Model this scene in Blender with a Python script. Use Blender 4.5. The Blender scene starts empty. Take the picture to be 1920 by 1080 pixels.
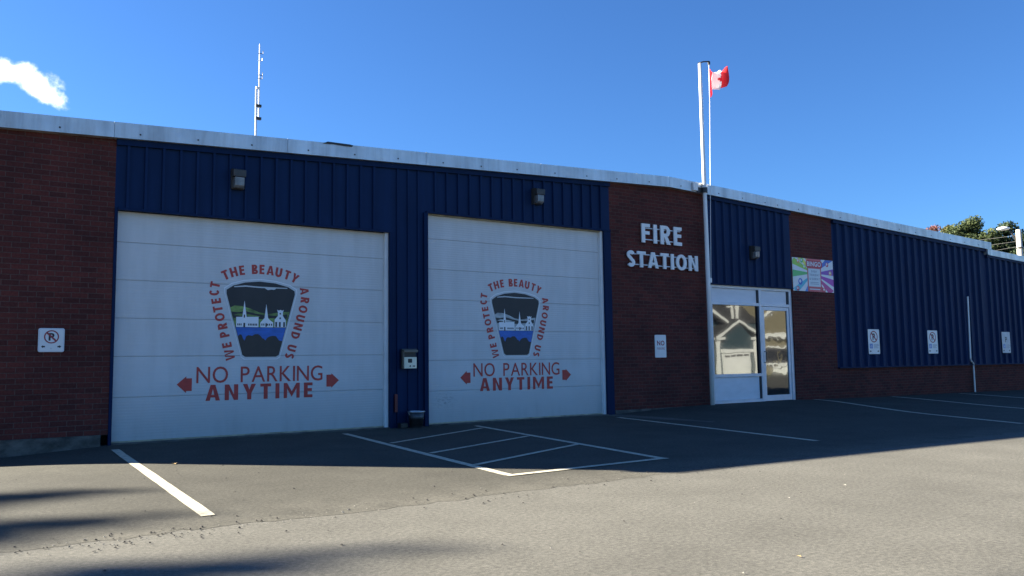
import bpy, bmesh, math, random
import numpy as np
from mathutils import Vector, Matrix
random.seed(7)
SC = bpy.context.scene
COL = SC.collection

# ------------------------------------------------------------------ camera
yaw, pitch, roll = 0.596522, 0.0913345, -0.0140093
cam_d = bpy.data.cameras.new('camera'); cam = bpy.data.objects.new('camera', cam_d); COL.objects.link(cam)
fw = Vector((math.sin(yaw)*math.cos(pitch), math.cos(yaw)*math.cos(pitch), math.sin(pitch)))
r0 = Vector((math.cos(yaw), -math.sin(yaw), 0)); u0 = r0.cross(fw)
rt = math.cos(roll)*r0+math.sin(roll)*u0; up = -math.sin(roll)*r0+math.cos(roll)*u0
M = Matrix((rt, up, -fw)).transposed().to_4x4(); M.translation = (0, -13.082, 1.076)
cam.matrix_world = M
cam_d.sensor_width = 36; cam_d.lens = 1550/1920*36; cam_d.clip_end = 3000; cam_d.clip_start = .05
SC.camera = cam

# ------------------------------------------------------------------ light
ELEV = math.radians(24.84); AZ = Vector((-.6856, .728))          # ground direction towards the sun
SUN_STRENGTH, SKY_STRENGTH, EXPOSURE = 5.0, 0.05, 2.47
world = bpy.data.worlds.new('World'); SC.world = world; world.use_nodes = True
wn, wl = world.node_tree.nodes, world.node_tree.links
wn.clear()
w_out = wn.new('ShaderNodeOutputWorld'); w_bg = wn.new('ShaderNodeBackground'); w_sky = wn.new('ShaderNodeTexSky')
w_sky.sky_type = 'NISHITA'; w_sky.sun_disc = False; w_sky.sun_elevation = ELEV
w_sky.sun_rotation = math.atan2(AZ.x, AZ.y)
w_sky.air_density = 1.0; w_sky.dust_density = .25; w_sky.ozone_density = 3.0; w_sky.altitude = 50
w_hs = wn.new('ShaderNodeHueSaturation'); w_hs.inputs['Saturation'].default_value = 1.12
w_hs.inputs['Saturation'].default_value = 1.0
w_tint = wn.new('ShaderNodeMix'); w_tint.data_type = 'RGBA'; w_tint.blend_type = 'MULTIPLY'; w_tint.inputs['Factor'].default_value = 1
w_tint.inputs[7].default_value = (.275, .475, .735, 1)           # deep blue of a dry autumn sky
wl.new(w_sky.outputs[0], w_tint.inputs[6]); wl.new(w_tint.outputs[2], w_hs.inputs['Color'])
# one small bright cumulus, fixed in the sky by its compass direction
F = Vector((.052, .9565, .2865)).normalized(); R = Vector((F.y, -F.x, 0)).normalized(); U = R.cross(F)
def wmath(op, a, b=None, clamp=False):
    n = wn.new('ShaderNodeMath'); n.operation = op; n.use_clamp = clamp
    for i, v in enumerate((a, b)):
        if v is None: continue
        if isinstance(v, (int, float)): n.inputs[i].default_value = v
        else: wl.new(v, n.inputs[i])
    return n.outputs[0]
tc = wn.new('ShaderNodeTexCoord')
def wdot(v):
    n = wn.new('ShaderNodeVectorMath'); n.operation = 'DOT_PRODUCT'
    wl.new(tc.outputs['Generated'], n.inputs[0]); n.inputs[1].default_value = v; return n.outputs['Value']
df = wdot(F); cu = wmath('DIVIDE', wdot(R), df); cv = wmath('DIVIDE', wdot(U), df)
cn = wn.new('ShaderNodeTexNoise'); cn.inputs['Scale'].default_value = 42; cn.inputs['Detail'].default_value = 7; cn.inputs['Roughness'].default_value = .6
wl.new(tc.outputs['Generated'], cn.inputs['Vector'])
nz = wmath('SUBTRACT', cn.outputs['Fac'], .5)
def blob(x, y, rx, ry, ang):
    c, s = math.cos(ang), math.sin(ang)
    a = wmath('SUBTRACT', cu, x); b = wmath('SUBTRACT', cv, y)
    p = wmath('DIVIDE', wmath('ADD', wmath('MULTIPLY', a, c), wmath('MULTIPLY', b, s)), rx)
    q = wmath('DIVIDE', wmath('SUBTRACT', wmath('MULTIPLY', b, c), wmath('MULTIPLY', a, s)), ry)
    return wmath('SUBTRACT', 1.0, wmath('POWER', wmath('ADD', wmath('MULTIPLY', p, p), wmath('MULTIPLY', q, q)), .5))
m = wmath('MAXIMUM', blob(-.024, .0145, .060, .0150, -.10), blob(.010, .0045, .036, .0140, -.60))
m = wmath('ADD', m, wmath('MULTIPLY', nz, 1.6))
mr = wn.new('ShaderNodeMapRange'); mr.interpolation_type = 'SMOOTHSTEP'
wl.new(m, mr.inputs['Value']); mr.inputs['From Min'].default_value = .0; mr.inputs['From Max'].default_value = .85
fr = wmath('MULTIPLY', mr.outputs[0], wmath('GREATER_THAN', df, .2))
w_mix = wn.new('ShaderNodeMix'); w_mix.data_type = 'RGBA'
wl.new(fr, w_mix.inputs['Factor']); wl.new(w_hs.outputs[0], w_mix.inputs[6])
w_mix.inputs[7].default_value = (11, 11, 10.6, 1)
wl.new(w_mix.outputs[2], w_bg.inputs['Color']); w_bg.inputs['Strength'].default_value = SKY_STRENGTH
wl.new(w_bg.outputs[0], w_out.inputs['Surface'])
sun_d = bpy.data.lights.new('sun', 'SUN'); sun_d.energy = SUN_STRENGTH; sun_d.angle = math.radians(.53); sun_d.color = (1, .93, .78)
sun = bpy.data.objects.new('sun', sun_d); COL.objects.link(sun); sun.location = (-30, 30, 40)
sd = Vector((-AZ.x*math.cos(ELEV), -AZ.y*math.cos(ELEV), -math.sin(ELEV)))
sun.rotation_euler = sd.to_track_quat('-Z', 'Y').to_euler()
vs = SC.view_settings; vs.view_transform = 'Standard'; vs.look = 'None'; vs.gamma = 1; vs.exposure = EXPOSURE; vs.use_curve_mapping = False

# ------------------------------------------------------------------ materials
def mat(name, base=(.5, .5, .5), rough=.6, metal=0, var=0, vscale=(3, 3, 3), bump=0, bscale=40, spec=.5, dark=None):
    m = bpy.data.materials.new(name); m.use_nodes = True
    nt = m.node_tree; b = nt.nodes['Principled BSDF']
    b.inputs['Roughness'].default_value = rough; b.inputs['Metallic'].default_value = metal
    b.inputs['Specular IOR Level'].default_value = spec
    b.inputs['Base Color'].default_value = (*base, 1)
    g = nt.nodes.new('ShaderNodeNewGeometry')
    mp = nt.nodes.new('ShaderNodeMapping'); mp.inputs['Scale'].default_value = vscale
    nt.links.new(g.outputs['Position'], mp.inputs['Vector'])
    if var or dark:
        n = nt.nodes.new('ShaderNodeTexNoise'); n.inputs['Scale'].default_value = 1; n.inputs['Detail'].default_value = 6; n.inputs['Roughness'].default_value = .62
        nt.links.new(mp.outputs[0], n.inputs['Vector'])
        r = nt.nodes.new('ShaderNodeValToRGB')
        lo = dark if dark else tuple(c*(1-var) for c in base); hi = tuple(min(1, c*(1+var)) for c in base)
        r.color_ramp.elements[0].position = .33; r.color_ramp.elements[0].color = (*lo, 1)
        r.color_ramp.elements[1].position = .66; r.color_ramp.elements[1].color = (*hi, 1)
        nt.links.new(n.outputs['Fac'], r.inputs[0]); nt.links.new(r.outputs[0], b.inputs['Base Color'])
    if bump:
        n2 = nt.nodes.new('ShaderNodeTexNoise'); n2.inputs['Scale'].default_value = bscale; n2.inputs['Detail'].default_value = 5
        nt.links.new(g.outputs['Position'], n2.inputs['Vector'])
        bp = nt.nodes.new('ShaderNodeBump'); bp.inputs['Strength'].default_value = bump; bp.inputs['Distance'].default_value = .01
        nt.links.new(n2.outputs['Fac'], bp.inputs['Height']); nt.links.new(bp.outputs[0], b.inputs['Normal'])
    return m

class NT:
    """little node-graph helper"""
    def __init__(s, m): s.m = m; s.t = m.node_tree; s.n = s.t.nodes; s.b = s.n['Principled BSDF']
    def new(s, ty, **kw):
        n = s.n.new(ty)
        for k, v in kw.items():
            if k.startswith('i_'): n.inputs[k[2:].replace('_', ' ')].default_value = v
            else: setattr(n, k, v)
        return n
    def link(s, a, b): s.t.links.new(a, b)
    def pos(s): return s.new('ShaderNodeNewGeometry').outputs['Position']
    def mapped(s, scale):
        mp = s.new('ShaderNodeMapping'); mp.inputs['Scale'].default_value = scale; s.link(s.pos(), mp.inputs[0]); return mp.outputs[0]
    def noise(s, vec, scale=1, detail=5, rough=.6):
        n = s.new('ShaderNodeTexNoise', i_Scale=scale, i_Detail=detail, i_Roughness=rough); s.link(vec, n.inputs['Vector']); return n.outputs['Fac']
    def ramp(s, fac, stops):
        r = s.new('ShaderNodeValToRGB'); e = r.color_ramp.elements
        while len(e) < len(stops): e.new(.5)
        for i, (p, c) in enumerate(stops):
            e[i].position = p; e[i].color = (*c, 1) if len(c) == 3 else c
        s.link(fac, r.inputs[0]); return r.outputs[0]
    def mix(s, fac, a, b, mode='MIX'):
        n = s.new('ShaderNodeMix', data_type='RGBA', blend_type=mode)
        for k, v in (('Factor', fac), (6, a), (7, b)):
            if isinstance(v, (int, float)): n.inputs[k].default_value = v
            elif isinstance(v, tuple): n.inputs[k].default_value = (*v, 1)
            else: s.link(v, n.inputs[k])
        return n.outputs[2]
    def bump(s, h, strength, dist=.01, normal=None):
        n = s.new('ShaderNodeBump'); n.inputs['Strength'].default_value = strength; n.inputs['Distance'].default_value = dist
        s.link(h, n.inputs['Height'])
        if normal: s.link(normal, n.inputs['Normal'])
        return n.outputs[0]

def asphalt(name, lo, hi, rough=.85, edge=None):
    m = mat(name, hi, rough, spec=.12); g = NT(m)
    p = g.pos()
    big = g.noise(p, .35, 4); mid = g.noise(g.mapped((1.1, 1.0, 1)), 1.0, 7, .7); fine = g.noise(p, 32, 5, .8); grit = g.noise(p, 170, 2)
    c = g.ramp(big, [(.3, lo), (.7, hi)])
    c = g.mix(.45, c, g.ramp(mid, [(.3, tuple(x*.78 for x in lo)), (.7, tuple(x*1.22 for x in hi))]))
    if edge:                                  # outer lip of the newer paving fades unevenly towards the road tone
        sp = g.new('ShaderNodeSeparateXYZ'); g.link(p, sp.inputs[0])
        mr_ = g.new('ShaderNodeMapRange', clamp=True); g.link(sp.outputs['Y'], mr_.inputs['Value']); mr_.inputs['From Min'].default_value = -6.35; mr_.inputs['From Max'].default_value = -7.2
        dn = g.ramp(g.noise(p, 2.2, 5, .7), [(.35, (.15, .15, .15)), (.6, (1, 1, 1))])
        c = g.mix(g.mix(1.0, dn, mr_.outputs[0], 'MULTIPLY'), c, edge)
    c = g.mix(.62, c, g.ramp(fine, [(.30, (.25, .25, .26)), (.5, (.95, .95, .95)), (.70, (1.75, 1.7, 1.65))]), 'MULTIPLY')
    c = g.mix(.6, c, g.ramp(grit, [(.3, (.5, .5, .5)), (.7, (1.5, 1.5, 1.5))]), 'MULTIPLY')
    g.link(c, g.b.inputs['Base Color'])
    n = g.bump(fine, .32, .010); n = g.bump(grit, .25, .005, n)
    g.link(n, g.b.inputs['Normal'])
    return m
M_road = asphalt('road_asphalt', (.108, .103, .089), (.136, .130, .112))
M_apron = asphalt('apron_asphalt', (.060, .057, .048), (.081, .077, .064), edge=(.115, .108, .090))

def brick(name, c1, c2, mortar):
    m = mat(name, c1, .9, spec=.2); g = NT(m)
    sp = g.new('ShaderNodeSeparateXYZ'); g.link(g.pos(), sp.inputs[0])
    ad = g.new('ShaderNodeMath', operation='ADD'); g.link(sp.outputs['X'], ad.inputs[0]); g.link(sp.outputs['Y'], ad.inputs[1])
    cb = g.new('ShaderNodeCombineXYZ'); g.link(ad.outputs[0], cb.inputs[0]); g.link(sp.outputs['Z'], cb.inputs[1])
    br = g.new('ShaderNodeTexBrick', offset=.5)
    for k, v in dict(Scale=1, **{'Mortar Size': .0055, 'Mortar Smooth': .25, 'Bias': -.1, 'Brick Width': .212, 'Row Height': .0745}).items(): br.inputs[k].default_value = v
    br.inputs['Color1'].default_value = (*c1, 1); br.inputs['Color2'].default_value = (*c2, 1); br.inputs['Mortar'].default_value = (*mortar, 1)
    g.link(cb.outputs[0], br.inputs['Vector'])
    big = g.noise(g.pos(), 1.1, 5); fine = g.noise(g.pos(), 30, 4)
    c = g.mix(.55, br.outputs['Color'], g.ramp(big, [(.3, (.5, .54, .6)), (.7, (1.35, 1.22, 1.2))]), 'MULTIPLY')
    c = g.mix(.5, c, g.ramp(fine, [(.3, (.55, .55, .55)), (.7, (1.4, 1.4, 1.4))]), 'MULTIPLY')
    g.link(c, g.b.inputs['Base Color'])
    inv = g.new('ShaderNodeMath', operation='SUBTRACT'); inv.inputs[0].default_value = 1; g.link(br.outputs['Fac'], inv.inputs[1])
    g.link(g.bump(fine, .25, .004, g.bump(inv.outputs[0], .8, .008)), g.b.inputs['Normal'])
    return m
M_brick = brick('red_brick', (.124, .034, .027), (.072, .024, .021), (.115, .074, .062))

def painted_siding(name, c):
    m = mat(name, c, .6, spec=.12); g = NT(m)
    a = g.noise(g.mapped((6, 6, .7)), 1, 5); b = g.noise(g.pos(), .8, 4)
    col = g.mix(.5, tuple(c), g.ramp(a, [(.3, tuple(x*.75 for x in c)), (.7, tuple(x*1.25 for x in c))]))
    col = g.mix(.5, col, g.ramp(b, [(.3, (.8, .8, .82)), (.7, (1.15, 1.15, 1.15))]), 'MULTIPLY')
    g.link(col, g.b.inputs['Base Color'])
    g.link(g.bump(b, .15, .05), g.b.inputs['Normal'])
    return m
M_blue = painted_siding('navy_siding', (.0065, .0235, .074))
M_bluetrim = painted_siding('navy_trim', (.0035, .017, .060))

def door_white():
    m = mat('white_door_paint', (.74, .75, .74), .5, spec=.35); g = NT(m)
    streak = g.noise(g.mapped((5, 1, .6)), 1, 6); big = g.noise(g.pos(), 1.3, 5)
    sp = g.new('ShaderNodeSeparateXYZ'); g.link(g.pos(), sp.inputs[0])
    low = g.new('ShaderNodeMapRange'); g.link(sp.outputs['Z'], low.inputs['Value']); low.inputs['From Min'].default_value = .9; low.inputs['From Max'].default_value = 0
    mul = g.new('ShaderNodeMath', operation='MULTIPLY'); g.link(low.outputs[0], mul.inputs[0]); g.link(streak, mul.inputs[1])
    c = g.ramp(big, [(.3, (.60, .60, .585)), (.7, (.67, .67, .655))])
    c = g.mix(.35, c, g.ramp(streak, [(.35, (.54, .54, .515)), (.6, (.68, .68, .665))]))
    c = g.mix(mul.outputs[0], c, (.34, .33, .30))
    vd = g.new('ShaderNodeVectorMath', operation='DISTANCE'); g.link(g.mapped((1, 0, 1.8)), vd.inputs[0]); vd.inputs[1].default_value = (7.45, 0, .78)
    sm = g.new('ShaderNodeMapRange', clamp=True); g.link(vd.outputs['Value'], sm.inputs['Value']); sm.inputs['From Min'].default_value = .30; sm.inputs['From Max'].default_value = 0
    sn = g.ramp(g.noise(g.mapped((14, 1, 30)), 1, 4), [(.48, (0, 0, 0)), (.62, (.6, .6, .6))])
    sq = g.mix(1.0, sn, sm.outputs[0], 'MULTIPLY')
    c = g.mix(sq, c, (.16, .16, .16))
    g.link(c, g.b.inputs['Base Color'])
    wv = g.new('ShaderNodeTexWave', wave_type='BANDS', bands_direction='Z', i_Scale=7.5, i_Distortion=.0)
    g.link(g.pos(), wv.inputs['Vector'])
    g.link(g.bump(big, .12, .05, g.bump(wv.outputs['Fac'], .3, .004)), g.b.inputs['Normal'])
    return m
M_door = door_white()

def galvanised():
    m = mat('weathered_flashing', (.45, .46, .46), .42, .6); g = NT(m)
    st = g.noise(g.mapped((4.5, 4.5, .5)), 1, 6, .65); b = g.noise(g.pos(), 1.2, 5)
    c = g.ramp(st, [(.3, (.42, .41, .40)), (.5, (.58, .58, .57)), (.72, (.68, .68, .68))])
    c = g.mix(.6, c, g.ramp(b, [(.3, (.72, .70, .68)), (.7, (1.12, 1.14, 1.15))]), 'MULTIPLY')
    g.link(c, g.b.inputs['Base Color'])
    g.link(g.bump(b, .3, .05), g.b.inputs['Normal'])
    return m
M_flash = galvanised()
M_concrete = mat('concrete', (.095, .088, .075), .9, var=.55, vscale=(4, 4, 7), bump=.9, bscale=45)
M_roof = mat('roof_membrane', (.12, .12, .12), .9, var=.2)
M_core = mat('dark_interior', (.02, .02, .02), .9)
M_alum = mat('pale_aluminium', (.62, .64, .68), .4, .15, var=.08)
M_panel = mat('white_infill_panel', (.72, .73, .76), .5, var=.06, vscale=(2, 2, 5))
M_nearblack = mat('near_black', (.02, .022, .03), .6)
M_dark = mat('dark_metal', (.035, .034, .033), .45, .3, var=.2)
M_bronze = mat('bronze_lamp_housing', (.055, .05, .045), .5, .2, var=.2, vscale=(9, 9, 9))
M_lens = mat('lamp_lens', (.17, .175, .18), .25, var=.25, vscale=(14, 14, 14))
M_white = mat('white_paint', (.80, .80, .78), .45, var=.06)
M_pole = mat('white_pole_paint', (.78, .77, .74), .35, var=.1, vscale=(8, 8, 1.5))
M_red = mat('red_vinyl', (.47, .042, .032), .5, var=.15, vscale=(9, 9, 9))
M_black = mat('black_vinyl', (.020, .019, .020), .5, var=.2)
M_browndk = mat('dark_brown_vinyl', (.032, .026, .022), .5, var=.2, vscale=(6, 6, 6))
M_water = mat('blue_vinyl', (.03, .14, .50), .5, var=.15, vscale=(6, 6, 20))
M_green = mat('green_vinyl', (.17, .26, .06), .5, var=.6, vscale=(5, 5, 14))
M_greyhill = mat('grey_vinyl', (.42, .45, .44), .5, var=.4, vscale=(5, 5, 14))
M_vwhite = mat('white_vinyl', (.84, .85, .85), .45)
M_vedge = mat('pale_grey_vinyl', (.60, .61, .60), .45)
M_signwhite = mat('sign_white', (.74, .75, .74), .35, .0, var=.06)
M_signgrey = mat('faded_sign_white', (.55, .57, .58), .45, var=.12, vscale=(7, 7, 7))
M_signblue = mat('sign_blue', (.06, .20, .55), .4)
M_textgrey = mat('sign_text_grey', (.35, .37, .40), .5)
M_maroon = mat('sign_dark_red', (.30, .03, .04), .45)
M_paint = mat('line_paint', (.56, .50, .37), .8, var=.12, spec=.15, vscale=(11, 11, 11), dark=(.38, .35, .28), bump=.4, bscale=120)
g = NT(M_paint)                              # tyre wear: the asphalt shows through in flecks
src = g.b.inputs['Base Color'].links[0].from_socket
wear = g.ramp(g.noise(g.pos(), 21, 6, .75), [(.56, (0, 0, 0)), (.66, (.85, .85, .85))])
g.link(g.mix(wear, src, (.10, .095, .08)), g.b.inputs['Base Color'])
M_cream = mat('cream_box', (.88, .82, .62), .5, var=.1)
M_galv = mat('galvanised_bucket', (.55, .56, .57), .3, .9, var=.15, vscale=(12, 12, 4))
M_bark = mat('bark', (.10, .075, .055), .9, var=.35, vscale=(6, 6, 2), bump=.5)
M_polewood = mat('weathered_pole_wood', (.50, .46, .40), .85, var=.25, vscale=(6, 6, 1))
M_steel = mat('mast_steel', (.62, .63, .64), .4, .4)

def glass(name, wav, wscale):
    m = bpy.data.materials.new(name); m.use_nodes = True; nt = m.node_tree; b = nt.nodes['Principled BSDF']
    b.inputs['Base Color'].default_value = (.012, .014, .016, 1); b.inputs['Roughness'].default_value = .05
    gl = nt.nodes.new('ShaderNodeBsdfGlossy'); gl.inputs['Roughness'].default_value = .012; gl.inputs['Color'].default_value = (.95, 1, .97, 1)
    mx = nt.nodes.new('ShaderNodeMixShader'); mx.inputs[0].default_value = .078
    ge = nt.nodes.new('ShaderNodeNewGeometry'); n = nt.nodes.new('ShaderNodeTexNoise'); n.inputs['Scale'].default_value = wscale; n.inputs['Detail'].default_value = 1
    nt.links.new(ge.outputs['Position'], n.inputs['Vector'])
    bp = nt.nodes.new('ShaderNodeBump'); bp.inputs['Strength'].default_value = 1; bp.inputs['Distance'].default_value = wav
    nt.links.new(n.outputs['Fac'], bp.inputs['Height']); nt.links.new(bp.outputs[0], gl.inputs['Normal'])
    nt.links.new(b.outputs[0], mx.inputs[1]); nt.links.new(gl.outputs[0], mx.inputs[2])
    nt.links.new(mx.outputs[0], nt.nodes['Material Output'].inputs['Surface'])
    return m
M_glass = glass('window_glass', .0010, 1.6)
M_doorglass = glass('door_glass', .0022, 3.0)

def leafmat(name, stops, trans=.25):
    m = mat(name, stops[0], .7, spec=.25); g = NT(m)
    oi = g.noise(g.pos(), 1.3, 3); of = g.noise(g.pos(), 9, 2)
    k = len(stops)-1
    c = g.ramp(oi, [(.3+.4*i/k, s) for i, s in enumerate(stops)])
    c = g.mix(.5, c, g.ramp(of, [(.3, (.6, .6, .6)), (.7, (1.4, 1.4, 1.4))]), 'MULTIPLY')
    g.link(c, g.b.inputs['Base Color'])
    tr = g.new('ShaderNodeBsdfTranslucent'); g.link(c, tr.inputs['Color'])
    mx = g.new('ShaderNodeMixShader'); mx.inputs[0].default_value = trans
    g.link(g.b.outputs[0], mx.inputs[1]); g.link(tr.outputs[0], mx.inputs[2]); g.link(mx.outputs[0], g.n['Material Output'].inputs['Surface'])
    return m
M_leaf = leafmat('green_foliage', [(.028, .045, .018), (.06, .082, .03), (.10, .115, .042)])
M_conifer = leafmat('conifer_foliage', [(.018, .034, .018), (.036, .058, .025), (.065, .08, .036)])
M_redleaf = leafmat('autumn_foliage', [(.17, .06, .06), (.20, .09, .07), (.16, .11, .06)])
M_grass = mat('lawn_grass', (.07, .10, .03), .9, var=.4, vscale=(2, 2, 2), bump=.6, bscale=20)

# ------------------------------------------------------------------ mesh helpers
LOC = {}
class MB:
    def __init__(s): s.v = []; s.f = []; s.m = []
    def add(s, vs, fs, m=0):
        o = len(s.v); s.v += [tuple(v) for v in vs]; s.f += [tuple(i+o for i in f) for f in fs]; s.m += [m]*len(fs); return s
    def box(s, x0, x1, y0, y1, z0, z1, m=0):
        return s.add([(x0, y0, z0), (x1, y0, z0), (x1, y1, z0), (x0, y1, z0), (x0, y0, z1), (x1, y0, z1), (x1, y1, z1), (x0, y1, z1)],
                     [(0, 3, 2, 1), (4, 5, 6, 7), (0, 1, 5, 4), (1, 2, 6, 5), (2, 3, 7, 6), (3, 0, 4, 7)], m)
    def slab(s, pts, y0, y1, m=0):
        """polygon in the (x, z) plane given thickness along y"""
        n = len(pts)
        return s.add([(x, y0, z) for x, z in pts]+[(x, y1, z) for x, z in pts],
                     [tuple(range(n)), tuple(range(2*n-1, n-1, -1))]+[(i, i+n, (i+1) % n+n, (i+1) % n) for i in range(n)], m)
    def extr(s, pts, x0, x1, m=0):
        """polygon in the (y, z) plane given thickness along x"""
        n = len(pts)
        return s.add([(x0, y, z) for y, z in pts]+[(x1, y, z) for y, z in pts],
                     [tuple(range(n)), tuple(range(2*n-1, n-1, -1))]+[(i, i+n, (i+1) % n+n, (i+1) % n) for i in range(n)], m)
    def flat(s, pts, y, m=0):
        return s.add([(x, y, z) for x, z in pts], [tuple(range(len(pts)))], m)
    def tube(s, pts, r, seg=8, m=0):
        pts = [Vector(p) for p in pts]; n = len(pts); rs = r if isinstance(r, (list, tuple)) else [r]*n
        vs = []; fs = []; ref = None
        for i, p in enumerate(pts):
            t = (pts[min(i+1, n-1)]-pts[max(i-1, 0)]).normalized()
            if ref is None: ref = Vector((1, 0, 0)) if abs(t.x) < .8 else Vector((0, 1, 0))
            a = t.cross(ref).normalized(); b = t.cross(a); ref = -b if False else ref
            for k in range(seg):
                q = 2*math.pi*k/seg; vs.append(p+a*(rs[i]*math.cos(q))+b*(rs[i]*math.sin(q)))
        for i in range(n-1):
            for k in range(seg):
                k2 = (k+1) % seg; fs.append((i*seg+k, i*seg+k2, (i+1)*seg+k2, (i+1)*seg+k))
        fs.append(tuple(range(seg-1, -1, -1))); fs.append(tuple((n-1)*seg+k for k in range(seg)))
        return s.add(vs, fs, m)
    def lathe(s, c, prof, seg=20, m=0):
        vs = []; fs = []; n = len(prof)
        for r, z in prof:
            for k in range(seg):
                q = 2*math.pi*k/seg; vs.append((c[0]+r*math.cos(q), c[1]+r*math.sin(q), c[2]+z))
        for i in range(n-1):
            for k in range(seg):
                k2 = (k+1) % seg; fs.append((i*seg+k, i*seg+k2, (i+1)*seg+k2, (i+1)*seg+k))
        return s.add(vs, fs, m)
    def build(s, name, mats, parent=None, loc=None, smooth=False, bevel=0, fix=True):
        base = Vector(LOC[parent.name]) if parent else Vector(loc or (0, 0, 0))
        me = bpy.data.meshes.new(name)
        me.from_pydata([tuple(Vector(v)-base) for v in s.v], [], s.f)
        for m in (mats if isinstance(mats, (list, tuple)) else [mats]): me.materials.append(m)
        me.polygons.foreach_set('material_index', s.m)
        if fix:
            bm = bmesh.new(); bm.from_mesh(me); bmesh.ops.recalc_face_normals(bm, faces=bm.faces); bm.to_mesh(me); bm.free()
        if smooth: me.polygons.foreach_set('use_smooth', [True]*len(me.polygons))
        me.update()
        o = bpy.data.objects.new(name, me); COL.objects.link(o)
        if parent: o.parent = parent
        else: o.location = base
        LOC[o.name] = tuple(base)
        if bevel:
            b = o.modifiers.new('bevel', 'BEVEL'); b.width = bevel; b.segments = 2; b.limit_method = 'ANGLE'
        return o
def tag(o, label=None, cat=None, group=None, kind=None):
    for k, v in (('label', label), ('category', cat), ('group', group), ('kind', kind)):
        if v: o[k] = v
    return o
def thing(name, label, cat, loc, group=None):
    o = bpy.data.objects.new(name, None); COL.objects.link(o); o.location = loc; o.empty_display_size = .2
    LOC[o.name] = tuple(loc); return tag(o, label, cat, group)

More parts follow.
